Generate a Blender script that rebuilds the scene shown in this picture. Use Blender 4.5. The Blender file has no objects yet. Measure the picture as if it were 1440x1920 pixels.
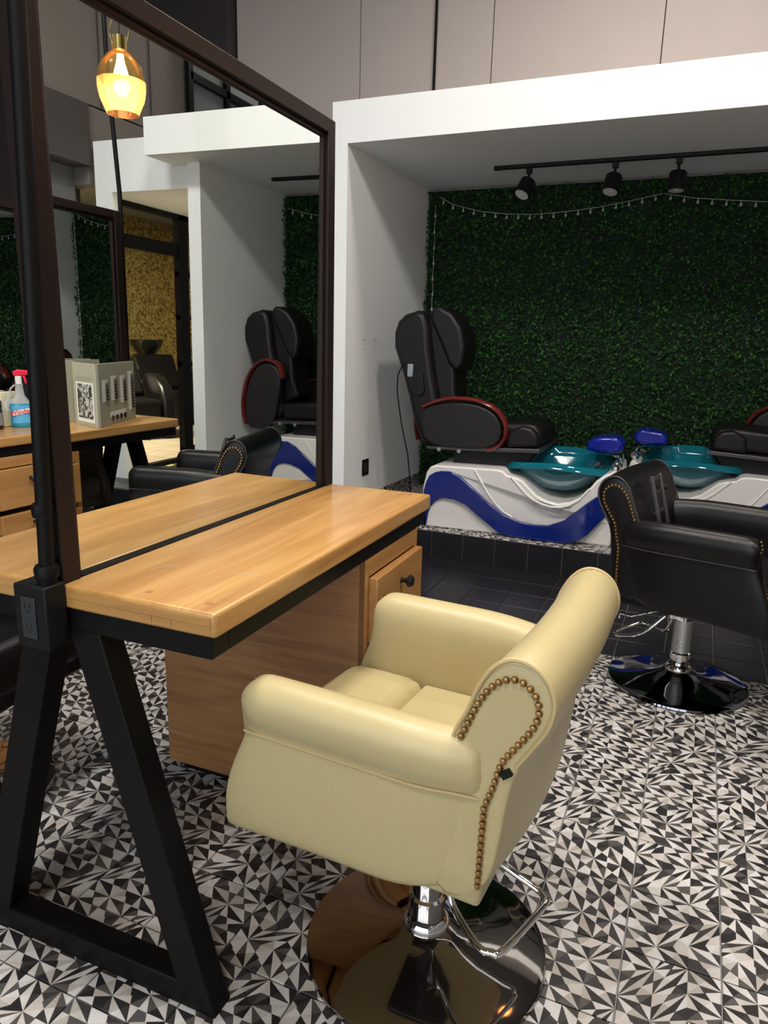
import bpy, math, random
import numpy as np
from mathutils import Matrix, Vector
random.seed(7); np.random.seed(7)
scn = bpy.context.scene
col = scn.collection
PI = math.pi

# ------------------------------------------------------------------ camera
cd = bpy.data.cameras.new('camera'); cam = bpy.data.objects.new('camera', cd); col.objects.link(cam)
Rv = Vector((0.91641, 0.39947, 0.024851)); Uv = Vector((-0.114435, 0.202012, 0.972675)); Fv = Vector((-0.383534, 0.894212, -0.230839))
cam.matrix_world = Matrix(((Rv.x, Uv.x, -Fv.x, 1.0557), (Rv.y, Uv.y, -Fv.y, -1.1932), (Rv.z, Uv.z, -Fv.z, 1.3043), (0, 0, 0, 1)))
cd.sensor_fit = 'HORIZONTAL'; cd.sensor_width = 36.0; cd.lens = 1349.3 / 1440 * 36.0; cd.clip_start = 0.02
scn.camera = cam
# ------------------------------------------------------------------ world, exposure
w = bpy.data.worlds.new('world'); scn.world = w; w.use_nodes = True
bg = w.node_tree.nodes['Background']; bg.inputs[0].default_value = (0.75, 0.85, 1.0, 1); bg.inputs[1].default_value = 0.2
vs = scn.view_settings; vs.view_transform = 'Standard'; vs.look = 'None'; vs.gamma = 1.0; vs.use_curve_mapping = False
vs.exposure = 0.13
# ------------------------------------------------------------------ large area lights (ceiling fittings, shop windows, an added wall fill)
def area(name, loc, rot, sx, sy, power, colr):
    l = bpy.data.lights.new(name, 'AREA'); l.shape = 'RECTANGLE'; l.size = sx; l.size_y = sy; l.energy = power; l.color = colr
    o = bpy.data.objects.new(name, l); col.objects.link(o); o.location = loc; o.rotation_euler = rot; return o
COOL = (0.93, 0.97, 1.0); WARM = (1.0, 0.72, 0.42)
area('overhead_light', (-0.2, -0.2, 4.25), (0, 0, 0), 0.5, 0.5, 92, (1.0, 0.97, 0.92))
area('overhead_light', (1.9, 0.2, 4.25), (0, 0, 0), 0.5, 0.5, 85, (1.0, 0.97, 0.92))
area('overhead_light', (0.9, -2.2, 4.25), (0, 0, 0), 0.5, 0.5, 62, (1.0, 0.97, 0.92))
area('overhead_light', (0.7, 2.5, 4.45), (0, 0, 0), 0.4, 0.4, 42, (1.0, 0.90, 0.80))  # added fill with no fitting, brightens the panelled upper back wall
area('shop_window_light', (0.6, -4.3, 2.1), (math.radians(90), 0, 0), 5.0, 2.6, 22, COOL)
area('shampoo_room_light', (4.6, 4.3, 2.7), (0, 0, 0), 0.7, 0.7, 230, (1.0, 0.86, 0.62))
area('corridor_light', (2.75, 5.4, 4.2), (0, 0, 0), 0.5, 0.5, 14, (1.0, 0.95, 0.88))

# ------------------------------------------------------------------ mesh helper
class MB:
    def __init__(s): s.v = []; s.f = []; s.uv = None
    def add(s, vs_, fs):
        n = len(s.v); s.v += [tuple(map(float, q)) for q in vs_]; s.f += [tuple(i + n for i in f) for f in fs]; return s
    def box(s, a, b, M=None):
        x0, y0, z0 = a; x1, y1, z1 = b
        p = [(x0,y0,z0),(x1,y0,z0),(x1,y1,z0),(x0,y1,z0),(x0,y0,z1),(x1,y0,z1),(x1,y1,z1),(x0,y1,z1)]
        if M is not None: p = [tuple(M @ Vector(q)) for q in p]
        return s.add(p, [(0,3,2,1),(4,5,6,7),(0,1,5,4),(1,2,6,5),(2,3,7,6),(3,0,4,7)])
    def beam(s, p0, p1, wx, wy, up=(0,1,0)):
        p0 = Vector(p0); p1 = Vector(p1); d = (p1-p0).normalized(); u = Vector(up); a = d.cross(u).normalized(); b = a.cross(d).normalized()
        q = []
        for p in (p0, p1):
            for i, j in ((-1,-1),(1,-1),(1,1),(-1,1)): q.append(p + a*(i*wx/2) + b*(j*wy/2))
        return s.add(q, [(0,3,2,1),(4,5,6,7),(0,1,5,4),(1,2,6,5),(2,3,7,6),(3,0,4,7)])
    def prism(s, poly, axis, c0, c1):
        n = len(poly)
        def mk(p, c):
            if axis == 'y': return (p[0], c, p[1])
            if axis == 'x': return (c, p[0], p[1])
            return (p[0], p[1], c)
        vv = [mk(p, c0) for p in poly] + [mk(p, c1) for p in poly]
        return s.add(vv, [tuple(range(n)), tuple(range(2*n-1, n-1, -1))] + [(i, (i+1) % n + 0, (i+1) % n + n, i+n)[::-1] for i in range(n)])
    def tube(s, pts, r, n=8, cap=True, closed=False):
        P = [Vector(p) for p in pts]; m = len(P); rr = r if hasattr(r, '__len__') else [r]*m
        vv = []; prev = None
        for i, p in enumerate(P):
            if closed: d = (P[(i+1) % m] - P[i-1])
            else: d = (P[min(i+1, m-1)] - P[max(i-1, 0)])
            d.normalize()
            if prev is None:
                a = d.orthogonal().normalized()
            else:
                a = (prev - d*prev.dot(d)); a = a.normalized() if a.length > 1e-6 else d.orthogonal().normalized()
            prev = a; b = d.cross(a)
            for k in range(n):
                t = 2*PI*k/n; vv.append(p + (a*math.cos(t) + b*math.sin(t))*rr[i])
        fs = []
        for i in range(m if closed else m-1):
            j = (i+1) % m
            for k in range(n): fs.append((i*n+k, i*n+(k+1) % n, j*n+(k+1) % n, j*n+k))
        if cap and not closed: fs += [tuple(range(n-1, -1, -1)), tuple(range((m-1)*n, m*n))]
        return s.add(vv, fs)
    def lathe(s, prof, n=32, c=(0,0,0), axis='z', sx=1, sy=1):
        vv = []; fs = []; m = len(prof)
        for r, z in prof:
            for k in range(n):
                t = 2*PI*k/n; q = (r*math.cos(t)*sx, r*math.sin(t)*sy, z)
                if axis == 'x': q = (q[2], q[0], q[1])
                if axis == 'y': q = (q[0], q[2], q[1])
                vv.append((q[0]+c[0], q[1]+c[1], q[2]+c[2]))
        for i in range(m-1):
            for k in range(n): fs.append((i*n+k, i*n+(k+1) % n, (i+1)*n+(k+1) % n, (i+1)*n+k))
        if prof[0][0] > 1e-5: fs.append(tuple(range(n-1, -1, -1)))
        if prof[-1][0] > 1e-5: fs.append(tuple(range((m-1)*n, m*n)))
        return s.add(vv, fs)
    def grid(s, rows, closed_v=False, caps=False):
        m = len(rows); n = len(rows[0]); fs = []
        for i in range(m-1):
            for k in range(n if closed_v else n-1): fs.append((i*n+k, i*n+(k+1) % n, (i+1)*n+(k+1) % n, (i+1)*n+k))
        if caps: fs += [tuple(range(n-1, -1, -1)), tuple(range((m-1)*n, m*n))]
        return s.add([p for r in rows for p in r], fs)
    def sphere(s, c, r, n=8, m=5, sz=1.0, M=None):
        vv = [(0, 0, -r*sz)]; fs = []
        for i in range(1, m):
            ph = -PI/2 + PI*i/m
            for k in range(n): vv.append((r*math.cos(ph)*math.cos(2*PI*k/n), r*math.cos(ph)*math.sin(2*PI*k/n), r*sz*math.sin(ph)))
        vv.append((0, 0, r*sz))
        for k in range(n): fs.append((0, 1+(k+1) % n, 1+k))
        for i in range(m-2):
            for k in range(n): fs.append((1+i*n+k, 1+i*n+(k+1) % n, 1+(i+1)*n+(k+1) % n, 1+(i+1)*n+k))
        t = len(vv)-1
        for k in range(n): fs.append((t, 1+(m-2)*n+k, 1+(m-2)*n+(k+1) % n))
        return s.add([(a+c[0], b+c[1], d+c[2]) for a, b, d in vv], fs)
    def mesh(s, name, mat, smooth=True, angle=40):
        me = bpy.data.meshes.new(name); me.from_pydata(s.v, [], s.f); me.validate(); me.update()
        if mat: me.materials.append(mat)
        import bmesh
        bm = bmesh.new(); bm.from_mesh(me); bmesh.ops.recalc_face_normals(bm, faces=bm.faces); bm.to_mesh(me); bm.free()
        if smooth:
            me.polygons.foreach_set('use_smooth', [True]*len(me.polygons)); me.set_sharp_from_angle(angle=math.radians(angle))
        return me
    def build(s, name, mat, parent=None, bevel=0, seg=2, sub=0, smooth=True, angle=40, loc=None):
        o = bpy.data.objects.new(name, s.mesh(name, mat, smooth, angle)); col.objects.link(o)
        if parent is not None: o.parent = parent
        if loc: o.location = loc
        if bevel:
            b = o.modifiers.new('bevel', 'BEVEL'); b.width = bevel; b.segments = seg; b.limit_method = 'ANGLE'; b.angle_limit = math.radians(35)
        if sub:
            b = o.modifiers.new('sub', 'SUBSURF'); b.levels = sub; b.render_levels = sub
        return o

def smooth_path(pts, k=5):
    P = [Vector(p) for p in pts]; out = []
    for i in range(len(P)-1):
        a, b, c, d = P[max(0, i-1)], P[i], P[i+1], P[min(len(P)-1, i+2)]
        for j in range(k):
            t = j/k; out.append(.5*((2*b)+(c-a)*t+(2*a-5*b+4*c-d)*t*t+(3*b-a-3*c+d)*t*t*t))
    out.append(P[-1]); return out

def tag(o, label=None, cat=None, group=None, kind=None):
    if label: o['label'] = label
    if cat: o['category'] = cat
    if group: o['group'] = group
    if kind: o['kind'] = kind
    return o
def empty(name, loc=(0,0,0), rz=0, label=None, cat=None, group=None, kind=None):
    o = bpy.data.objects.new(name, None); col.objects.link(o); o.location = loc; o.rotation_euler = (0,0,rz); o.empty_display_size = 0.05
    return tag(o, label, cat, group, kind)
def copy_tree(o, parent=None):
    c = o.copy(); col.objects.link(c); c.parent = parent
    for ch in list(o.children): copy_tree(ch, c)
    return c
def inst(name, me, parent, loc, rz=0):
    o = bpy.data.objects.new(name, me); col.objects.link(o); o.parent = parent; o.location = loc; o.rotation_euler = (0,0,rz); return o

# ------------------------------------------------------------------ materials
def nt(name):
    m = bpy.data.materials.new(name); m.use_nodes = True; t = m.node_tree
    return m, t, t.nodes['Principled BSDF'], t.links
def mat(name, c, rough=0.5, metal=0.0, spec=0.5, coat=0.0, noise=0.0, nscale=20, bump=0.0, bscale=200, trans=0.0, ior=1.45, alpha=1.0, emit=None, es=0):
    m, t, b, L = nt(name)
    b.inputs['Base Color'].default_value = (*c, 1); b.inputs['Roughness'].default_value = rough; b.inputs['Metallic'].default_value = metal
    b.inputs['Specular IOR Level'].default_value = spec; b.inputs['Coat Weight'].default_value = coat; b.inputs['Coat Roughness'].default_value = 0.08
    b.inputs['Transmission Weight'].default_value = trans; b.inputs['IOR'].default_value = ior; b.inputs['Alpha'].default_value = alpha
    if emit: b.inputs['Emission Color'].default_value = (*emit, 1); b.inputs['Emission Strength'].default_value = es
    tc = t.nodes.new('ShaderNodeTexCoord')
    if noise:
        n = t.nodes.new('ShaderNodeTexNoise'); n.inputs['Scale'].default_value = nscale; n.inputs['Detail'].default_value = 4
        L.new(tc.outputs['Object'], n.inputs['Vector'])
        mx = t.nodes.new('ShaderNodeMix'); mx.data_type = 'RGBA'
        mx.inputs[6].default_value = (*[max(0, q*(1-noise)) for q in c], 1); mx.inputs[7].default_value = (*[min(1, q*(1+noise)) for q in c], 1)
        L.new(n.outputs['Fac'], mx.inputs[0]); L.new(mx.outputs[2], b.inputs['Base Color'])
    if bump:
        n = t.nodes.new('ShaderNodeTexNoise'); n.inputs['Scale'].default_value = bscale; n.inputs['Detail'].default_value = 3
        L.new(tc.outputs['Object'], n.inputs['Vector'])
        bp_ = t.nodes.new('ShaderNodeBump'); bp_.inputs['Strength'].default_value = bump; bp_.inputs['Distance'].default_value = 0.002
        L.new(n.outputs['Fac'], bp_.inputs['Height']); L.new(bp_.outputs['Normal'], b.inputs['Normal'])
    return m
def wood(name, c0, c1, c2, axis=1, rough=0.32, coat=0.3, fine=1.0):
    m, t, b, L = nt(name)
    tc = t.nodes.new('ShaderNodeTexCoord'); mp = t.nodes.new('ShaderNodeMapping')
    sc = [14*fine, 14*fine, 14*fine]; sc[axis] = 1.1*fine; mp.inputs['Scale'].default_value = sc
    L.new(tc.outputs['Object'], mp.inputs['Vector'])
    n1 = t.nodes.new('ShaderNodeTexNoise'); n1.inputs['Scale'].default_value = 1.3; n1.inputs['Detail'].default_value = 8; n1.inputs['Distortion'].default_value = 1.0; n1.inputs['Roughness'].default_value = .55
    L.new(mp.outputs[0], n1.inputs['Vector'])
    mp2 = t.nodes.new('ShaderNodeMapping'); s2 = [160, 160, 160]; s2[axis] = 5; mp2.inputs['Scale'].default_value = s2; L.new(tc.outputs['Object'], mp2.inputs['Vector'])
    n2 = t.nodes.new('ShaderNodeTexNoise'); n2.inputs['Scale'].default_value = 1.0; n2.inputs['Detail'].default_value = 3; L.new(mp2.outputs[0], n2.inputs['Vector'])
    r = t.nodes.new('ShaderNodeValToRGB'); r.color_ramp.elements[0].position = 0.26; r.color_ramp.elements[0].color = (*c0, 1)
    r.color_ramp.elements[1].position = 0.72; r.color_ramp.elements[1].color = (*c2, 1); e = r.color_ramp.elements.new(0.5); e.color = (*c1, 1)
    ad = t.nodes.new('ShaderNodeMath'); ad.operation = 'MULTIPLY_ADD'; ad.inputs[1].default_value = 0.34; L.new(n2.outputs['Fac'], ad.inputs[0])
    sb = t.nodes.new('ShaderNodeMath'); sb.operation = 'SUBTRACT'; sb.inputs[1].default_value = 0.17; L.new(n1.outputs['Fac'], sb.inputs[0]); L.new(sb.outputs[0], ad.inputs[2])
    L.new(ad.outputs[0], r.inputs['Fac']); L.new(r.outputs['Color'], b.inputs['Base Color'])
    b.inputs['Roughness'].default_value = rough; b.inputs['Coat Weight'].default_value = coat; b.inputs['Coat Roughness'].default_value = 0.2
    bm_ = t.nodes.new('ShaderNodeBump'); bm_.inputs['Strength'].default_value = 0.12; bm_.inputs['Distance'].default_value = 0.001
    L.new(n2.outputs['Fac'], bm_.inputs['Height']); L.new(bm_.outputs[0], b.inputs['Normal'])
    return m
def tile_pattern(name):
    m, t, b, L = nt(name); N = t.nodes
    def math_(op, a, c=None):
        n = N.new('ShaderNodeMath'); n.operation = op
        for i, q in enumerate((a, c)):
            if q is None: continue
            if isinstance(q, (int, float)): n.inputs[i].default_value = q
            else: L.new(q, n.inputs[i])
        return n.outputs[0]
    uv = N.new('ShaderNodeUVMap'); sp = N.new('ShaderNodeSeparateXYZ'); L.new(uv.outputs[0], sp.inputs[0])
    oi = N.new('ShaderNodeObjectInfo')
    # sheared three-by-three lattice
    sw = math_('GREATER_THAN', oi.outputs['Random'], 0.6)
    dxy = math_('MULTIPLY', math_('SUBTRACT', sp.outputs[1], sp.outputs[0]), sw)
    U = math_('MULTIPLY', math_('ADD', sp.outputs[0], dxy), 3.0); V0 = math_('MULTIPLY', math_('SUBTRACT', sp.outputs[1], dxy), 3.0)
    V = math_('ADD', math_('SUBTRACT', V0, math_('MULTIPLY', U, 0.5)), 6.0)
    cu = math_('FLOOR', U); cv = math_('FLOOR', V); u = math_('FRACT', U); v = math_('FRACT', V)
    rz = math_('MULTIPLY', oi.outputs['Random'], 91.7)
    cx = N.new('ShaderNodeCombineXYZ'); L.new(cu, cx.inputs[0]); L.new(cv, cx.inputs[1]); L.new(rz, cx.inputs[2])
    wn = N.new('ShaderNodeTexWhiteNoise'); wn.noise_dimensions = '3D'; L.new(cx.outputs[0], wn.inputs['Vector'])
    sc = N.new('ShaderNodeSeparateColor'); L.new(wn.outputs['Color'], sc.inputs[0])
    fu = math_('GREATER_THAN', sc.outputs[0], 0.14)
    inv = math_('SUBTRACT', 1.0, u)
    d = math_('SUBTRACT', inv, u); u = math_('ADD', u, math_('MULTIPLY', d, fu))
    g1 = math_('GREATER_THAN', u, v); g2 = math_('GREATER_THAN', math_('ADD', u, v), 1.0)
    p = math_('MAXIMUM', u, v); q = math_('MINIMUM', u, v)
    a1 = math_('GREATER_THAN', q, math_('MULTIPLY', p, 0.48))
    a2 = math_('GREATER_THAN', math_('SUBTRACT', 1.0, p), math_('MULTIPLY', math_('SUBTRACT', 1.0, q), 0.48))
    a3 = g2
    s = math_('ADD', math_('ADD', a1, a2), g1)
    s = math_('ADD', s, math_('GREATER_THAN', sc.outputs[1], 0.5))
    par = math_('MODULO', s, 2.0)
    bits = math_('ADD', math_('ADD', a1, math_('MULTIPLY', a2, 2)), math_('ADD', math_('MULTIPLY', a3, 4), math_('ADD', math_('MULTIPLY', g1, 8), math_('MULTIPLY', g2, 16))))
    c2 = N.new('ShaderNodeCombineXYZ'); L.new(bits, c2.inputs[0]); L.new(math_('ADD', cu, math_('MULTIPLY', cv, 7)), c2.inputs[1]); L.new(rz, c2.inputs[2])
    w2 = N.new('ShaderNodeTexWhiteNoise'); w2.noise_dimensions = '3D'; L.new(c2.outputs[0], w2.inputs['Vector'])
    def ramp(stops, const=True):
        r = N.new('ShaderNodeValToRGB'); r.color_ramp.interpolation = 'CONSTANT' if const else 'LINEAR'
        r.color_ramp.elements[0].position = stops[0][0]; r.color_ramp.elements[0].color = (*stops[0][1], 1)
        r.color_ramp.elements[1].position = stops[1][0]; r.color_ramp.elements[1].color = (*stops[1][1], 1)
        for ps, cc in stops[2:]:
            e = r.color_ramp.elements.new(ps); e.color = (*cc, 1)
        return r
    rw = ramp([(0, (0.55, 0.53, 0.52)), (0.45, (0.48, 0.455, 0.435)), (0.8, (0.38, 0.355, 0.325))])
    rb = ramp([(0, (0.016, 0.015, 0.016)), (0.4, (0.035, 0.032, 0.033)), (0.75, (0.075, 0.070, 0.068))])
    L.new(w2.outputs['Value'], rw.inputs[0]); L.new(w2.outputs['Value'], rb.inputs[0])
    mx = N.new('ShaderNodeMix'); mx.data_type = 'RGBA'; L.new(par, mx.inputs[0]); L.new(rb.outputs[0], mx.inputs[6]); L.new(rw.outputs[0], mx.inputs[7])
    tc = N.new('ShaderNodeTexCoord'); no = N.new('ShaderNodeTexNoise'); no.inputs['Scale'].default_value = 18; no.inputs['Detail'].default_value = 8; L.new(tc.outputs['Object'], no.inputs['Vector'])
    r3 = ramp([(0.35, (0.86, 0.82, 0.76)), (0.6, (1, 1, 1))], False); L.new(no.outputs['Fac'], r3.inputs[0])
    m2 = N.new('ShaderNodeMix'); m2.data_type = 'RGBA'; m2.blend_type = 'MULTIPLY'; m2.inputs[0].default_value = 1; L.new(mx.outputs[2], m2.inputs[6]); L.new(r3.outputs[0], m2.inputs[7])
    L.new(m2.outputs[2], b.inputs['Base Color']); b.inputs['Roughness'].default_value = 0.42; b.inputs['Specular IOR Level'].default_value = 0.4
    return m
M = {}
M['white'] = mat('white_wall_paint', (0.87, 0.88, 0.87), 0.6, bump=0.05, bscale=60)
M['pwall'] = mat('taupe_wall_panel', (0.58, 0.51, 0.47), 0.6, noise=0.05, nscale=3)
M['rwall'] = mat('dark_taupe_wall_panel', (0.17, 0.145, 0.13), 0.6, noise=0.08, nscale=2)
M['darkwall'] = mat('dark_brown_wall', (0.055, 0.045, 0.045), 0.6)
M['midwall'] = mat('grey_upper_wall', (0.16, 0.16, 0.16), 0.7)
M['ceil'] = mat('dark_ceiling_paint', (0.10, 0.10, 0.10), 0.8)
M['grout'] = mat('grey_grout', (0.26, 0.25, 0.235), 0.85)
M['tile'] = tile_pattern('geometric_cement_tile')
M['btile'] = mat('black_ceramic_tile', (0.011, 0.010, 0.013), 0.34, noise=0.3, nscale=4)
M['steel'] = mat('black_powder_coated_steel', (0.0045, 0.004, 0.004), 0.48, spec=.16, bump=0.15, bscale=300)
M['frame'] = mat('dark_brown_mirror_frame_steel', (0.015, 0.009, 0.008), 0.38, spec=.25, bump=0.1, bscale=250)
M['mirror'] = mat('mirror_glass', (0.83, 0.87, 0.84), 0.0, metal=1.0)
M['top'] = wood('honey_oak_top', (0.34, 0.160, 0.043), (0.445, 0.232, 0.070), (0.53, 0.305, 0.105), 1)
M['topend'] = wood('honey_oak_end', (0.34, 0.160, 0.043), (0.445, 0.232, 0.070), (0.53, 0.305, 0.105), 0)
M['cab'] = wood('oak_veneer_side', (0.22, 0.095, 0.033), (0.31, 0.145, 0.052), (0.37, 0.185, 0.07), 0, rough=0.4, coat=0.15, fine=1.8)
M['drawer'] = wood('oak_drawer_front', (0.30, 0.135, 0.038), (0.37, 0.18, 0.055), (0.44, 0.23, 0.078), 1, rough=0.4, coat=0.15, fine=0.8)
M['cream'] = mat('cream_leather', (0.46, 0.38, 0.195), 0.34, noise=0.06, nscale=5, bump=0.25, bscale=500, spec=0.5)
M['creamdk'] = mat('cream_stitching', (0.47, 0.36, 0.17), 0.5)
M['bleather'] = mat('black_leather', (0.0055, 0.005, 0.0055), 0.31, spec=.34, bump=0.25, bscale=400)
M['bstitch'] = mat('black_stitching', (0.03, 0.028, 0.028), 0.6)
M['tleather'] = mat('taupe_leather', (0.09, 0.07, 0.05), 0.35, bump=0.2, bscale=400)
M['pleather'] = mat('spa_chair_black_leather', (0.008, 0.0065, 0.007), 0.40, spec=.32, bump=0.2, bscale=300)
M['arm_pad'] = mat('charcoal_arm_panel', (0.014, 0.012, 0.0125), 0.45, spec=.35, bump=0.2, bscale=300)
M['brass'] = mat('antique_brass', (0.34, 0.20, 0.075), 0.35, metal=0.9, noise=0.5, nscale=60)
M['chrome'] = mat('chrome', (0.78, 0.77, 0.76), 0.04, metal=1.0)
M['chromed'] = mat('dark_chrome', (0.42, 0.39, 0.37), 0.05, metal=1.0)
M['bchrome'] = mat('black_glossy_base', (0.30, 0.30, 0.32), 0.05, metal=1.0)
M['knob'] = mat('black_glossy_knob', (0.01, 0.01, 0.01), 0.15)
M['mahog'] = mat('red_mahogany_trim', (0.13, 0.014, 0.012), 0.22, coat=0.6, noise=0.3, nscale=15)
M['acry'] = mat('white_acrylic_tub', (0.76, 0.73, 0.70), 0.28, coat=0.2)
M['blue'] = mat('cobalt_blue_glossy_panel', (0.003, 0.015, 0.16), 0.10, coat=0.5)
M['bluepad'] = mat('blue_foot_cushion', (0.004, 0.012, 0.24), 0.18, coat=0.4)
M['teal'] = mat('teal_glass_bowl', (0.006, 0.17, 0.23), 0.04, trans=0.3, ior=1.3, coat=0.5)
M['gunmetal'] = mat('dark_grey_steel', (0.10, 0.09, 0.09), 0.4, metal=0.8)
M['leafback'] = mat('hedge_backing', (0.006, 0.012, 0.006), 0.9)
M['plastic'] = mat('black_plastic', (0.006, 0.006, 0.0065), 0.45, spec=.25)
M['plasticg'] = mat('grey_black_outlet_face', (0.020, 0.022, 0.025), 0.5)
M['wirew'] = mat('clear_string_light_plastic', (0.35, 0.36, 0.34), 0.4)
M['gold'] = None
def leaf_mat():
    m, t, b, L = nt('boxwood_leaf'); N = t.nodes
    g = N.new('ShaderNodeNewGeometry'); r = N.new('ShaderNodeValToRGB')
    r.color_ramp.elements[0].color = (0.004, 0.022, 0.006, 1); r.color_ramp.elements[1].color = (0.035, 0.14, 0.012, 1); r.color_ramp.elements[1].position = 1.0
    e = r.color_ramp.elements.new(0.6); e.color = (0.008, 0.045, 0.010, 1)
    L.new(g.outputs['Random Per Island'], r.inputs[0]); L.new(r.outputs[0], b.inputs['Base Color']); b.inputs['Roughness'].default_value = 0.6; b.inputs['Specular IOR Level'].default_value = 0.25
    return m
M['leaf'] = leaf_mat()
def gold_mat():
    m, t, b, L = nt('gold_mosaic'); N = t.nodes
    tc = N.new('ShaderNodeTexCoord'); v = N.new('ShaderNodeTexVoronoi'); v.inputs['Scale'].default_value = 34; L.new(tc.outputs['Object'], v.inputs['Vector'])
    r = N.new('ShaderNodeValToRGB'); r.color_ramp.elements[0].color = (0.13, 0.085, 0.02, 1); r.color_ramp.elements[1].color = (0.66, 0.54, 0.24, 1)
    s = N.new('ShaderNodeSeparateColor'); L.new(v.outputs['Color'], s.inputs[0]); L.new(s.outputs[0], r.inputs[0]); L.new(r.outputs[0], b.inputs['Base Color'])
    b.inputs['Metallic'].default_value = 0.6; b.inputs['Roughness'].default_value = 0.35
    bm_ = N.new('ShaderNodeBump'); bm_.inputs['Strength'].default_value = 0.8; bm_.inputs['Distance'].default_value = 0.01; L.new(v.outputs['Color'], bm_.inputs['Height']); L.new(bm_.outputs[0], b.inputs['Normal'])
    return m
M['gold'] = gold_mat()
M['beigefloor'] = wood('pale_wood_plank', (0.42, 0.34, 0.25), (0.50, 0.42, 0.32), (0.56, 0.48, 0.38), 1, rough=0.35)
M['day'] = mat('daylit_window_pane', (0.8, 0.8, 0.8), 0.5, emit=(0.80, 0.90, 1.0), es=2.2)
M['glass'] = mat('clear_glass', (0.9, 0.95, 0.92), 0.0, trans=1.0, ior=1.02)

# ------------------------------------------------------------------ floor and tiles
T = 0.20; GX = 0.0405; GY = 0.257; YB = 1.857; Y0 = 2.887; HP = 0.172; XL = -0.983; XR = 2.12; YBK = 4.31; ZS = 2.416; ZF = 2.641
fl = MB().box((-5.0, -4.6, -0.12), (7.5, 8.2, -0.004)).build('floor', M['grout'], smooth=False); fl['kind'] = 'structure'
def tile_mesh(name, m, s=T, g=0.0036, h=0.004):
    a = g/2; b = s-g/2; e = 0.0014
    v = [(a,a,-0.004),(b,a,-0.004),(b,b,-0.004),(a,b,-0.004),(a,a,h-e),(b,a,h-e),(b,b,h-e),(a,b,h-e),(a+e,a+e,h),(b-e,a+e,h),(b-e,b-e,h),(a+e,b-e,h)]
    f = [(0,1,5,4),(1,2,6,5),(2,3,7,6),(3,0,4,7),(4,5,9,8),(5,6,10,9),(6,7,11,10),(7,4,8,11),(8,9,10,11)]
    me = bpy.data.meshes.new(name); me.from_pydata(v, [], f); me.materials.append(m)
    uv = me.uv_layers.new(name='UVMap')
    for lp in me.loops:
        c = me.vertices[lp.vertex_index].co; uv.data[lp.index].uv = (min(.9999, max(0.0001, c.x/s)), min(.9999, max(0.0001, c.y/s)))
    return me
me_pt = tile_mesh('patterned_tile', M['tile']); me_bt = tile_mesh('black_tile', M['btile'])
C0 = Vector((1.0557, -1.1932, 1.3043))
def pix(p):
    d = Vector(p)-C0; z = d.dot(Fv)
    if z < 0.1: return (-9e3, -9e3)
    return (720+1349.3*d.dot(Rv)/z, 960-1349.3*d.dot(Uv)/z)
def tiles(i0, i1, j0, j1, me, name, parent, z=0, cap=300):
    cand = []
    for i in range(i0, i1):
        for j in range(j0, j1):
            x, y = GX+i*T, GY+j*T; px, py = pix((x+.1, y+.1, z)); 
            pm, qm = pix((-(x+.1), y+.1, z))
            ins = -90 < px < 1530 and -60 < py < 2080
            d = (Vector((x+.1, y+.1, z))-C0).length
            cand.append((0 if ins else 1, d, x, y))
    cand.sort()
    for k, c in enumerate(cand):
        if k < cap: inst(name, me, parent, (c[2], c[3], z), 0)
    rest = cand[cap:]
    if rest:
        b = MB(); uvs = []
        for c in rest:
            g = .0011; b.add([(c[2]+g, c[3]+g, z+.004), (c[2]+T-g, c[3]+g, z+.004), (c[2]+T-g, c[3]+T-g, z+.004), (c[2]+g, c[3]+T-g, z+.004)], [(0,1,2,3)])
        o = b.build(name + '_field', me.materials[0], parent, smooth=False); o['kind'] = 'stuff'
        uv = o.data.uv_layers.new(name='UVMap')
        for lp in o.data.loops:
            c = o.data.vertices[lp.vertex_index].co; uv.data[lp.index].uv = ((c.x-GX)/T, (c.y-GY)/T)
tiles(-17, 15, -17, 8, me_pt, 'patterned_tile', fl)
tiles(-14, 16, 8, 13, me_bt, 'black_tile', fl)
# partial row of black tiles up to the riser
bt2 = MB()
for i in range(-14, 11):
    bt2.box((GX+i*T+.001, GY+13*T+.001, -.004), (GX+(i+1)*T-.001, Y0-.001, .004))
o = bt2.build('cut_tile_row', M['btile'], fl, smooth=False); o['kind'] = 'stuff'

# ------------------------------------------------------------------ platform in the alcove
pf = MB().box((-1.08, Y0+.008, 0), (3.12, 8.0, HP-.004)).build('trim_1', M['grout'], smooth=False); pf['kind'] = 'structure'
rt = MB().box((.0018, 0, .002), (T-.0018, .008, HP-.006)); me_r = rt.mesh('riser_tile', M['btile'], False)
for i in range(-6, 16): inst('riser_tile', me_r, pf, (GX+i*T-.008, Y0, 0))
for i in range(-6, 11):
    for j in range(0, 7): inst('platform_tile', me_pt, pf, (GX+i*T-.008, Y0+.008+j*T, HP-.004))
for i in range(11, 15):
    for j in range(0, 10): inst('corridor_tile', me_bt, pf, (GX+i*T-.008, Y0+.008+j*T, HP-.004))
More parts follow.
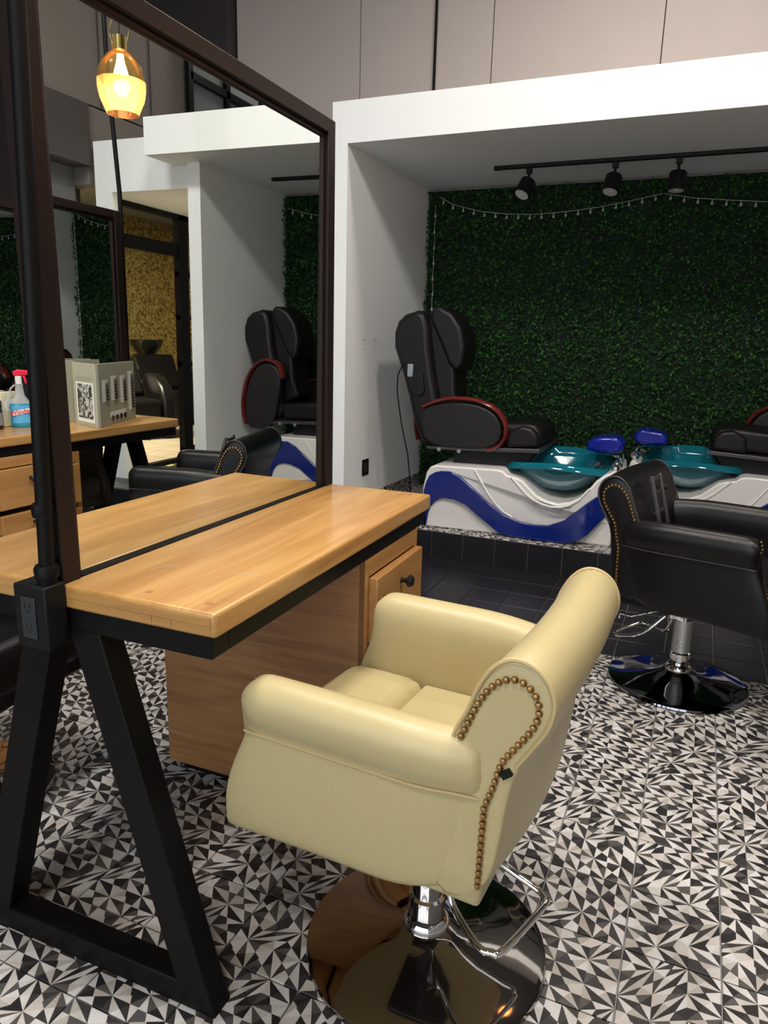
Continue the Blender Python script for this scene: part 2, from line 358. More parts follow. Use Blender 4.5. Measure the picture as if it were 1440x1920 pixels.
# black nosing strip with yellow marks along the sill of the glass partition
# ------------------------------------------------------------------ alcove shell
def st(name, mb, m, parent=None, bevel=0, **k):
    o = mb.build(name, m, parent, bevel=bevel, smooth=False, **k)
    if parent is None: o['kind'] = 'structure'
    return o
wl = st('wall_left', MB().box((-1.082, Y0, 0), (XL, 4.44, ZS)), M['white'])
wb = st('wall_back', MB().box((XL, YBK, 0), (XR, 4.44, ZS+.01)), M['white'])
ar = st('ceiling_1', MB().box((-1.082, Y0, ZS), (2.37, 4.44, ZF)), M['white'])
wr = st('wall_right', MB().box((XR, 3.13, 0), (2.22, 4.44, ZS)), M['white'])
bbm = MB().box((0, .001, 0), (.008, .198, .098)).mesh('baseboard_tile', M['tile'], False)
uvl = bbm.uv_layers.new(name='UVMap')
for lp in bbm.loops:
    c = bbm.vertices[lp.vertex_index].co; uvl.data[lp.index].uv = (c.y/.2, c.z/.2)
bb = st('baseboard_left', MB().box((XL-.001, Y0+.01, HP), (XL+.002, YBK, HP+.099)), M['grout'])
for j in range(7): inst('baseboard_tile', bbm, bb, (XL+.002, Y0+.012+j*T, HP))
# portal to the shampoo room
po = st('trim_2', MB().box((2.22, 3.2, 2.27), (3.08, 3.28, 2.614)).box((2.93, 3.2, HP), (3.08, 3.27, 2.27)), M['white'])
st('ceiling_2', MB().box((2.22, 3.28, 2.27), (3.12, 6.4, 2.33)), M['white'])
st('trim_3', MB().box((3.08, 3.17, HP-.04), (3.25, 3.5, .36)), M['white'])
# ------------------------------------------------------------------ upper back wall of panels
wu = st('wall_back_upper', MB().box((-2.83, 4.475, ZF-.3), (2.42, 4.55, 4.6)), M['darkwall'])
xs = [-2.80, -1.664, -1.043, -.606, .56, 1.38, 2.42]
for a, b in zip(xs[:-1], xs[1:]):
    st('wall_panel', MB().box((a+.004, 4.45, ZF-.25), (b-.004, 4.475, 4.6)), M['pwall'], wu)
st('trim_4', MB().box((-5.0, 4.33, 0), (-2.815, 4.55, 4.6)), M['darkwall'])
st('wall_far_left', MB().box((-5.1, -4.6, 0), (-5.0, 4.4, 4.6)), M['darkwall'])
st('ceiling', MB().box((-5.1, -4.7, 4.6), (7.5, 8.2, 4.7)), M['ceil'])
# conduit on the upper wall
cn = empty('wall_conduit', (-1.04, 4.43, 2.62), 0, 'thin black conduit running up the taupe wall above the alcove', 'pipe')
MB().tube([(0, 0, 0), (.003, 0, 1.95)], .011, 8).build('pipe', M['steel'], cn)
MB().tube([(0, 0, .42), (0, 0, .50)], .016, 8).build('coupling', M['steel'], cn)
MB().box((-.03, -.012, .47), (.03, .012, .485)).build('clamp', M['steel'], cn)
# ------------------------------------------------------------------ right side of the room (seen only in the mirror)
ws = st('wall_right_side', MB().box((3.27, -4.6, 0), (3.37, 3.2, 2.45)), M['midwall'])
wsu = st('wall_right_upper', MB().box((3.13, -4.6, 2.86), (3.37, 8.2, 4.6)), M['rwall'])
st('trim_5', MB().box((3.10, -4.6, 2.45), (3.34, 3.2, 2.86)), M['darkwall'])
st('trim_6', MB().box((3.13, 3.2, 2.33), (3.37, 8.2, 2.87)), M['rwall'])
for y in (1.2, 2.1, 2.75, 3.35, 3.9):
    st('panel_seam', MB().box((3.122, y, 2.87), (3.131, y+.012, 4.6)), M['darkwall'], wsu)
win = empty('window_2', (3.12, 4.35, 2.95), kind='structure')
MB().box((-.02, 0, -.1), (0.0, 2.4, 1.45)).build('pane', M['midwall'], win, smooth=False)
for y in (0, .55, 1.15, 1.75, 2.3): MB().box((-.06, y-.03, -.1), (-.02, y+.03, 1.45)).build('mullion', M['steel'], win, smooth=False)
for z in (-.1, .45, .95): MB().box((-.06, 0, z-.03), (-.02, 2.4, z+.03)).build('mullion', M['steel'], win, smooth=False)
# shop front behind the camera
wf = st('wall_front', MB().box((-5.1, -4.7, 0), (7.5, -4.6, .35)).box((-5.1, -4.7, 3.4), (7.5, -4.6, 4.6)).box((3.6, -4.7, .35), (7.5, -4.6, 3.4)).box((-5.1, -4.7, .35), (-2.4, -4.6, 3.4)), M['midwall'])
wn_ = empty('window_1', (0, -4.62, 0), kind='structure')
for k in range(4):
    x = -2.35+k*1.5
    MB().box((x, 0, .38), (x+1.4, .01, 3.35)).build('pane', M['day'], wn_, smooth=False)
    MB().box((x+1.4, -.02, .35), (x+1.5, .06, 3.4)).build('mullion', M['steel'], wn_, smooth=False)
MB().box((-2.4, -.02, 1.95), (3.6, .06, 2.03)).build('transom', M['steel'], wn_, smooth=False)
for i, (x, y) in enumerate(((-.2, -.2), (1.9, .2), (.9, -2.2))):
    c = empty('ceiling_light', (x, y, 4.27), 0, 'square ceiling light panel '+('above the nearest station', 'above the right station', 'nearest the shop front')[i], 'ceiling light', 'ceiling light panels')
    MB().box((-.27, -.27, .02), (.27, .27, .33)).build('housing', M['steel'], c, smooth=False)

# ------------------------------------------------------------------ glass partition and shampoo room
gp = empty('door_1', (3.09, 3.42, HP), kind='structure')
H2 = 2.29-HP
def bar(a, b, name='frame_bar'): return MB().box(a, b).build(name, M['steel'], gp, smooth=False)
bar((-.03, -.14, H2-.06), (.03, 1.75, H2)); bar((-.03, .70, 0), (.03, .82, H2)); bar((-.03, 1.68, 0), (.03, 1.76, H2))
bar((-.03, -.14, 0), (.03, -.10, H2)); bar((-.025, -.1, 1.76), (.025, .72, 1.86)); bar((-.03, -.02, 0), (.03, 1.7, .035))
for z in (.10, .86, 1.26, 1.62): bar((-.02, .7, z-.02), (.02, 1.62, z+.02))
MB().box((-.004, .74, .03), (.004, 1.6, H2-.05)).build('pane', M['glass'], gp, smooth=False)
hz = MB()
for k in range(9): hz.box((-.10, .02+k*.18, -.002), (-.06, .10+k*.18, .004))
hz.build('hazard_mark', mat('yellow_tape', (.55, .42, .08), .6), gp, smooth=False)
st('wall_gold', MB().box((3.4, 8.0, 0), (6.8, 8.1, 3.0)).box((5.9, 3.4, 0), (6.0, 8.1, 3.0)), M['gold'])
st('floor_2', MB().box((3.12, 3.3, 0), (6.0, 8.1, HP)), M['beigefloor'])
for k in range(14):
    st('plank_joint', MB().box((3.14, 3.5+k*.32, HP), (5.9, 3.504+k*.32, HP+.001)), M['cab'], bpy.data.objects['floor_2'])
st('ceiling_3', MB().box((3.37, 3.3, 2.75), (6.0, 8.1, 2.8)), M['midwall'])
st('wall_shampoo', MB().box((3.37, 3.25, 0), (6.0, 3.35, 2.8)), M['darkwall'])
def shampoo_chair(loc, rz, lab):
    t = empty('shampoo_chair', loc, rz, lab, 'chair', 'shampoo chairs behind the glass partition')
    pr = [(-.30, 0), (-.34, .35), (-.30, .58), (-.15, .68), (.08, .66), (.28, .55), (.36, .40), (.37, .0)]
    for s in (-1, 1):
        MB().prism(pr, 'y', s*.36-.07, s*.36+.07).build('armrest', M['bleather'], t, bevel=.035, seg=3)
    MB().box((-.25, -.29, .08), (.36, .29, .42)).build('seat', M['bleather'], t, bevel=.05, seg=3)
    MB().prism([(-.20, .35), (-.48, .80), (-.40, .86), (-.10, .45)], 'y', -.27, .27).build('backrest', M['bleather'], t, bevel=.04, seg=3)
    b = MB().lathe([(.04, 0), (.12, .04), (.19, .14), (.22, .22), (.205, .22), (.17, .14), (.10, .07), (0.0, .05)], 20, (-.62, 0, .80), sx=1.1).build('basin', M['knob'], t)
    MB().box((-.70, -.09, 0), (-.55, .09, .82)).build('basin_pedestal', M['knob'], t, bevel=.02)
    return t
shampoo_chair((4.55, 5.05, HP), math.radians(-150), 'brown-black leather shampoo chair nearest the glass partition')
shampoo_chair((4.95, 6.25, HP), math.radians(-150), 'black leather shampoo chair with basin, farther into the gold room')

# ------------------------------------------------------------------ hedge wall
hg = empty('hedge_wall', (XL, 4.30, HP), 0, 'dark green artificial boxwood hedge covering the alcove back wall', 'hedge')
HW = XR-XL; HH = ZS-HP
MB().box((.01, -.03, 0), (HW-.01, 0.0, HH-.01)).build('backing_panel', M['leafback'], hg, smooth=False)
n = 46000
cx_ = np.random.uniform(.0, HW-.005, n); cz_ = np.random.uniform(.0, HH-.02, n)
lump = .03*np.sin(cx_*31+np.sin(cz_*17)*2)*np.sin(cz_*29+np.cos(cx_*13)*2)
cy_ = -.03-np.abs(np.random.normal(.012, .012, n))-lump*.6-.012
nr = np.random.normal(size=(n, 3)); nr[:, 1] -= 1.2; nr /= np.linalg.norm(nr, axis=1)[:, None]
a = np.cross(nr, np.random.normal(size=(n, 3))); a /= np.linalg.norm(a, axis=1)[:, None]; b = np.cross(nr, a)
ln = np.random.uniform(.008, .016, n)[:, None]; wd = ln*np.random.uniform(.45, .7, n)[:, None]
c = np.stack([cx_, cy_, cz_], 1)
V = np.stack([c-a*ln, c-b*wd+nr*.002, c+a*ln, c+b*wd+nr*.002], 1).reshape(-1, 3)
V[:, 0] = np.clip(V[:, 0], .003, HW-.003); V[:, 1] = np.minimum(V[:, 1], -.031)
me = bpy.data.meshes.new('foliage'); me.vertices.add(4*n); me.vertices.foreach_set('co', V.astype(np.float32).ravel())
me.loops.add(4*n); me.loops.foreach_set('vertex_index', np.arange(4*n, dtype=np.int32)); me.polygons.add(n)
me.polygons.foreach_set('loop_start', np.arange(0, 4*n, 4, dtype=np.int32)); me.update(); me.validate(); me.materials.append(M['leaf'])
o = bpy.data.objects.new('foliage', me); col.objects.link(o); o.parent = hg; o['kind'] = 'stuff'
# ------------------------------------------------------------------ string lights
def string(pts, lab, n):
    t = empty('string_lights', (0, 0, 0), 0, lab, 'string lights')
    P = [Vector((x, y, z)) for x, y, z in pts]
    MB().tube(P, .0022, 5).build('wire', M['wirew'], t)
    L_ = [0]
    for i in range(1, len(P)): L_.append(L_[-1]+(P[i]-P[i-1]).length)
    bmsh = MB().lathe([(.002, 0), (.004, -.012), (.009, -.024), (.008, -.033), (0.0, -.036)], 8).mesh('bulb', M['wirew'])
    for k in range(n):
        s = (k+.5)/n*L_[-1]; i = max(j for j in range(len(L_)) if L_[j] <= s); i = min(i, len(P)-2)
        q = P[i].lerp(P[i+1], (s-L_[i])/(L_[i+1]-L_[i])); inst('bulb', bmsh, t, q)
    return t
y = 4.20
string([(x, y, z) for x, z in [(-.879, 2.353), (-.772, 2.297), (-.566, 2.24), (-.366, 2.213), (-.172, 2.202), (.051, 2.21), (.266, 2.228), (.472, 2.259), (.68, 2.295)]], 'sagging string of small clear bulbs across the top of the hedge, left swag', 19)
string([(x, y, z) for x, z in [(.69, 2.295), (.87, 2.26), (1.063, 2.238), (1.311, 2.215), (1.6, 2.22), (1.85, 2.25), (2.05, 2.30)]], 'string of small clear bulbs hung across the hedge, right swag behind the spotlights', 16)
string([(-.905+.004*(k % 2), y, 2.30-k*.085) for k in range(22)], 'string of small clear bulbs hanging straight down the left edge of the hedge', 16)
# ------------------------------------------------------------------ track with spotlights
tr = empty('lighting_track', (-.31, 3.685, ZS), 0, 'long black lighting track fixed under the alcove ceiling', 'light track')
MB().box((0, -.018, -.022), (2.2, .018, 0)).build('rail', M['plastic'], tr, bevel=.003)
MB().box((-.012, -.02, -.024), (.0, .02, 0)).build('end_cap', M['plastic'], tr)
refl = mat('spotlight_reflector', (.85, .82, .80), .35, metal=.3, noise=.5, nscale=60)
for x, tx, tz, lab in ((-.095, .62, .25, 'black cylinder spotlight tilted to the right, leftmost on the track'), (.43, .45, .12, 'black cylinder spotlight in the middle of the three on the track'), (.79, .16, .0, 'black cylinder spotlight pointing straight down, right of the other two')):
    s = empty('spotlight', (x, 3.685, ZS-.022), 0, lab, 'spotlight', 'spotlights on the alcove track')
    MB().box((-.018, -.014, -.035), (.018, .014, 0)).build('adapter', M['plastic'], s, bevel=.003)
    MB().tube([(0, 0, -.03), (0, 0, -.085)], .008, 8).build('stem', M['plastic'], s)
    h = MB().lathe([(.0, 0), (.044, 0), (.050, -.008), (.052, -.105), (.046, -.108), (.044, -.100), (0, -.099)], 28).build('housing', M['plastic'], s, loc=(0, 0, -.078))
    h.rotation_euler = (-tx*.8, tz*1.2, 0)
    q = MB().lathe([(.044, -.106), (.03, -.102), (.012, -.1005), (.010, -.108), (0, -.110)], 20).build('reflector', refl, h)

# ------------------------------------------------------------------ wall details in the alcove
ol = empty('wall_outlet', (XL, 3.21, .41), 0, 'black outlet plate low on the white alcove side wall', 'outlet')
MB().box((0, -.05, 0), (.006, .05, .11)).build('plate', M['plastic'], ol, bevel=.002)
MB().box((.006, -.03, .02), (.008, .03, .09)).build('socket_face', M['plasticg'], ol)
mk = mat('scuff_grey', (.60, .60, .60), .7)
sc_ = MB()
for yy in (3.12, 3.31):
    sc_.box((0, yy, .06), (.0008, yy+.05, .068)); sc_.box((0, yy+.01, 0), (.0008, yy+.045, .006)); sc_.box((0, yy+.03, .03), (.0008, yy+.036, .065)); sc_.box((0, yy, .012), (.0008, yy+.012, .018))
o = sc_.build('scuff_marks', mk, wl, smooth=False); o.location = (XL, 0, 1.245)
tag(o, kind='stuff')

# ------------------------------------------------------------------ pedicure spa units
def spa_unit(root, arm_up=False):
    G = lambda pts, dx=0: pts
    body = [(-.447, HP), (-.470, .30), (-.47, .42), (-.448, .52), (-.425, .555), (-.39, .567), (0.0, .575), (.035, .568), (.060, .546), (.107, .538), (.15, .525), (.19, .49), (.24, .445), (.30, .417), (.368, .407), (.44, .425), (.50, .462), (.545, .52), (.566, .553), (.61, .59), (.655, .61), (.672, .60), (.682, .55), (.684, .45), (.682, .30), (.676, HP)]
    body = [(x, z-HP) for x, z in body]
    rows = []
    ys = [(2.975, .985, 0), (2.96, .995, 0), (2.975, 1.0, 0), (3.3, 1.0, 0), (3.6, 1.0, 0), (3.68, .99, 0), (3.70, .97, 0)]
    mb = MB()
    def plan(x): return .075*max(0, (x-.38)/.30)**2
    front = [(x, 2.97+plan(x)-Y0, z) for x, z in body]; back = [(x, 3.70-Y0-plan(x)*.8, z) for x, z in body]
    mb.add(front+back, [tuple(range(len(body)))[::-1], tuple(range(len(body), 2*len(body)))] + [(i, (i+1) % len(body), (i+1) % len(body)+len(body), i+len(body)) for i in range(len(body))])
    mb.build('tub_body', M['acry'], root, bevel=.012, seg=3)
    # raised scoop lip and side groove
    def strip(name, up, lo, y0, y1, m, bev=.006):
        poly = [(x, z-HP) for x, z in up] + [(x, z-HP) for x, z in lo[::-1]]
        nn = len(poly)
        f = [(x, y0+plan(x)-Y0, z) for x, z in poly]; bk = [(x, y1+plan(x)-Y0, z) for x, z in poly]
        q = MB(); fs = []
        nu = len(up); nl = len(lo)
        q.add(f+bk, [(i, (i+1) % nn, (i+1) % nn+nn, i+nn) for i in range(nn)])
        # triangulate the band between upper and lower curves
        i = j = 0; tri = []
        L_ = lambda k: nn-1-k
        while i < nu-1 or j < nl-1:
            if j >= nl-1 or (i < nu-1 and i/(nu-1) <= j/(nl-1)): tri.append((i, i+1, L_(j))); i += 1
            else: tri.append((i, L_(j+1), L_(j))); j += 1
        q.f += tri; q.f += [tuple(k+nn for k in t_[::-1]) for t_ in tri]
        return q.build(name, m, root, bevel=bev, seg=3, angle=50)
    up = [(-.462, HP+.006), (-.462, .30), (-.459, .40), (-.445, .46), (-.426, .501), (-.39, .525), (-.35, .536), (-.288, .537), (-.225, .51), (-.137, .443), (-.053, .376), (.043, .314), (.144, .277), (.244, .267), (.325, .273), (.412, .313), (.483, .379), (.533, .428), (.58, .468), (.62, .49), (.65, .495), (.678, .49)]
    lo = [(-.437, HP+.006), (-.430, .22), (-.426, .258), (-.41, .305), (-.387, .338), (-.355, .36), (-.322, .369), (-.259, .366), (-.182, .341), (-.108, .286), (-.045, .243), (.032, .19), (.10, HP+.006), (.161, HP+.005), (.333, HP+.004), (.44, HP+.006), (.50, .20), (.549, .237), (.608, .312), (.64, .355), (.678, .385)]
    strip('blue_wave', up, lo, 2.955, 2.985, M['blue'], .006)
    g = [(.085, .538), (.12, .505), (.176, .45), (.22, .418), (.275, .396), (.33, .385), (.384, .388), (.43, .402), (.486, .44), (.54, .51)]
    MB().tube([(x, 2.968+plan(x)-Y0, z-HP) for x, z in g], .007, 8).build('scoop_ridge', M['acry'], root)
    g = [(-.14, .56), (-.10, .50), (-.049, .426), (0.0, .37), (.056, .322), (.107, .296)]
    MB().tube([(x, 2.967-Y0, z-HP) for x, z in g], .006, 8).build('side_ridge', M['acry'], root)
    # translucent bowl with flared wavy rim
    b = MB(); prof = [(.02, -.165), (.30, -.155), (.55, -.13), (.75, -.09), (.88, -.045), (.93, -.01), (.99, .018), (1.07, .022), (1.14, .004), (1.17, -.016), (1.155, -.018), (1.12, -.002), (1.06, .010), (1.0, .006), (.90, -.02), (.84, -.05), (.71, -.09), (.52, -.122), (.30, -.145), (.02, -.155)]
    rows = []; n_ = 56
    for r, z in prof:
        row = []
        for k in range(n_):
            th = 2*PI*k/n_; cs, sn = math.cos(th), math.sin(th)
            pw = 1/(abs(cs)**3.0+abs(sn)**3.0)**(1/3.0) if r > .8 else 1/(abs(cs)**2.2+abs(sn)**2.2)**(1/2.2)
            wv = .020*(math.cos(2*th+PI))*max(0, (r-.85))*4+.035*max(0, sn)*max(0, min(1, (r-.6)/.4))
            row.append((.32+.275*r*cs*pw, 3.28-Y0+.255*r*sn*pw, .595-HP+z+wv))
        rows.append(row)
    b.grid(rows, closed_v=True, caps=True); b.build('foot_bowl', M['teal'], root)
    # foot rest
    a = MB().prism([(.47, .70), (.475, .745), (.50, .775), (.545, .785), (.64, .792), (.675, .765), (.68, .715), (.66, .70), (.57, .69)], 'y', 3.20, 3.40)
    o_ = a.build('foot_cushion', M['bluepad'], root, bevel=.02, seg=4, loc=(0, -Y0, -HP))
    MB().tube([(.52, 3.3, .68), (.62, 3.3, .678), (.655, 3.3, .66), (.67, 3.3, .63), (.665, 3.3, .58)], .013, 8).build('foot_rest_bracket', M['chrome'], root, loc=(0, -Y0, -HP))
    MB().lathe([(.03, 0), (.035, .02), (.022, .04), (.0, .052)], 16, (.66, 3.15-Y0, .61-HP)).build('faucet_knob', M['chrome'], root)
    MB().tube([(.66, 3.48, .60), (.66, 3.48, .70), (.62, 3.48, .72), (.56, 3.48, .69)], .011, 8).build('faucet', M['chrome'], root, loc=(0, -Y0, -HP))
    # chair: skirt, seat, back
    def pz(poly, y0, y1, name, m, bev, seg=3, parent=root):
        return MB().prism([(x, z-HP) for x, z in poly], 'y', y0-Y0, y1-Y0).build(name, m, parent, bevel=bev, seg=seg)
    pz([(-.33, .56), (-.33, .665), (.22, .695), (.15, .60), (.10, .565)], 3.12, 3.60, 'seat_base', M['pleather'], .012)
    pz([(-.49, .648), (-.49, .668), (.222, .705), (.224, .678)], 3.06, 3.66, 'seat_rail', M['gunmetal'], .004)
    pz([(-.42, .67), (-.45, .80), (.10, .845), (.17, .84), (.215, .805), (.222, .71)], 3.12, 3.60, 'seat_cushion', M['pleather'], .03, 4)
    pz([(.02, .70), (.03, .79), (.10, .835), (.17, .825), (.21, .78), (.215, .712)], 3.05, 3.12, 'seat_bolster', M['pleather'], .02, 4)
    for k, xx in enumerate((-.40, -.27)):
        MB().lathe([(.0, 0), (.013, 0), (.013, .012), (0, .014)], 12, (xx, 3.045-Y0, .655-HP), axis='y').build('bolt', M['chrome'], root)
    MB().beam((-.44, 3.2-Y0, .54-HP), (-.30, 3.2-Y0, .60-HP), .015, .03).build('recline_bar', M['gunmetal'], root)
    bol = [(-.750, 1.27), (-.752, 1.36), (-.728, 1.43), (-.68, 1.472), (-.60, 1.495), (-.55, 1.48), (-.522, 1.40), (-.51, 1.27), (-.482, 1.117), (-.441, .93), (-.40, .72), (-.50, .66), (-.55, .70), (-.606, .83), (-.645, .977), (-.692, 1.12)]
    pz(bol, 3.10, 3.50, 'backrest_shell', M['pleather'], .035, 4)
    pad = [(-.56, 1.42), (-.535, 1.50), (-.49, 1.50), (-.42, 1.44), (-.37, 1.32), (-.36, 1.18), (-.35, 1.0), (-.30, .86), (-.42, .80), (-.46, .95), (-.50, 1.117), (-.53, 1.3)]
    pz(pad, 3.16, 3.42, 'back_pad', M['pleather'], .03, 4)
    hp = [(-.53, 1.44), (-.52, 1.515), (-.47, 1.525), (-.385, 1.48), (-.325, 1.40), (-.295, 1.29), (-.305, 1.18), (-.345, 1.125), (-.40, 1.18), (-.46, 1.31)]
    pz(hp, 3.14, 3.42, 'head_pillow', M['pleather'], .045, 5)
    MB().tube([(x, 3.112-Y0, z-HP) for x, z in [(-.560, 1.47), (-.553, 1.36), (-.533, 1.2), (-.508, 1.05), (-.47, .88), (-.455, .80)]], .003, 6).build('piping', M['bstitch'], root)
    # arms
    for s, yc in ((0, 3.08), (1, 3.62)):
        ap = empty('armrest', (0, 0, 0)); ap.parent = root
        pan = [(-.524, .788), (-.533, .86), (-.504, .909), (-.44, .932), (-.376, .943), (-.30, .952), (-.237, .952), (-.16, .942), (-.101, .92), (-.055, .89), (-.025, .85), (-.011, .791), (-.02, .74), (-.05, .705), (-.097, .682), (-.18, .672), (-.273, .668), (-.38, .670), (-.448, .676), (-.503, .716)]
        pr = pz(pan, yc-.028, yc+.028, 'arm_panel', M['arm_pad'], .014, 3, ap)
        wd_ = [(-.520, .912), (-.45, .944), (-.377, .966), (-.32, .973), (-.24, .974), (-.17, .966), (-.09, .940), (-.04, .905), (-.005, .86), (.010, .82), (.010, .76), (-.012, .715), (-.05, .688), (-.093, .672)]
        rw_ = []
        for i_, (x, z) in enumerate(wd_):
            p0 = Vector(wd_[max(0, i_-1)]); p1 = Vector(wd_[min(len(wd_)-1, i_+1)]); d_ = (p1-p0).normalized(); nn_ = Vector((-d_.y, d_.x))
            ring = []
            for k in range(10):
                t_ = 2*PI*k/10; ring.append((x+nn_.x*math.sin(t_)*.015, yc-Y0+math.cos(t_)*.042, z-HP+nn_.y*math.sin(t_)*.015))
            rw_.append(ring)
        MB().grid(rw_, closed_v=True, caps=True).build('wood_trim', M['mahog'], ap)
        if (s == 0) == arm_up:
            # arm folded up about its rear pivot
            ap.matrix_basis = Matrix.Translation(((-.56 if s == 0 else -.60), 0, .86-HP)) @ Matrix.Rotation(math.radians(-78), 4, 'Y') @ Matrix.Translation((.26, 0, -(.81-HP)))
    return root
s1 = empty('pedicure_chair', (0, Y0, HP), 0, 'black massage pedicure chair at the left of the alcove, remote in its side pocket', 'pedicure chair', 'pedicure chairs on the platform')
spa_unit(s1)
# remote pocket and remote with its cable on the left chair
MB().prism([(-.656, 1.111), (-.55, 1.12), (-.525, 1.02), (-.535, .985), (-.56, .972), (-.60, .985), (-.632, 1.029)], 'y', 3.082, 3.10).build('side_pocket', M['pleather'], s1, bevel=.006, loc=(0, -Y0, -HP))
MB().box((-.018, -.012, -.03), (.018, .012, .05)).build('remote', mat('grey_remote', (.25, .28, .32), .4), s1, bevel=.006, loc=(-.625, 3.088-Y0, 1.12-HP))
MB().tube([(-.640, 3.09, 1.16), (-.67, 3.08, 1.175), (-.705, 3.08, 1.10), (-.712, 3.09, 1.0), (-.70, 3.1, .90), (-.675, 3.1, .77), (-.63, 3.1, .60), (-.61, 3.1, .45), (-.60, 3.1, .34), (-.58, 3.12, HP+.01)], .0045, 6).build('cable', M['plastic'], s1, loc=(0, -Y0, -HP))
s2 = empty('pedicure_chair', (0, 0, 0), 0, 'black massage pedicure chair at the right of the alcove, near armrest raised', 'pedicure chair', 'pedicure chairs on the platform')
spa_unit(s2, True)
# mirror unit 2 by flipping the mesh data (real left-handed twin)
def flip(o, axis_x):
    for ch in o.children:
        if ch.type == 'MESH':
            ch.data.transform(Matrix.Scale(-1, 4, (1, 0, 0))); ch.data.flip_normals()
            ch.location.x *= -1
        else:
            Lm = ch.matrix_basis.copy(); S = Matrix.Scale(-1, 4, (1, 0, 0)); ch.matrix_basis = S @ Lm @ S
        flip(ch, axis_x)
flip(s2, 0); s2.location = (1.372, Y0+.54, HP)

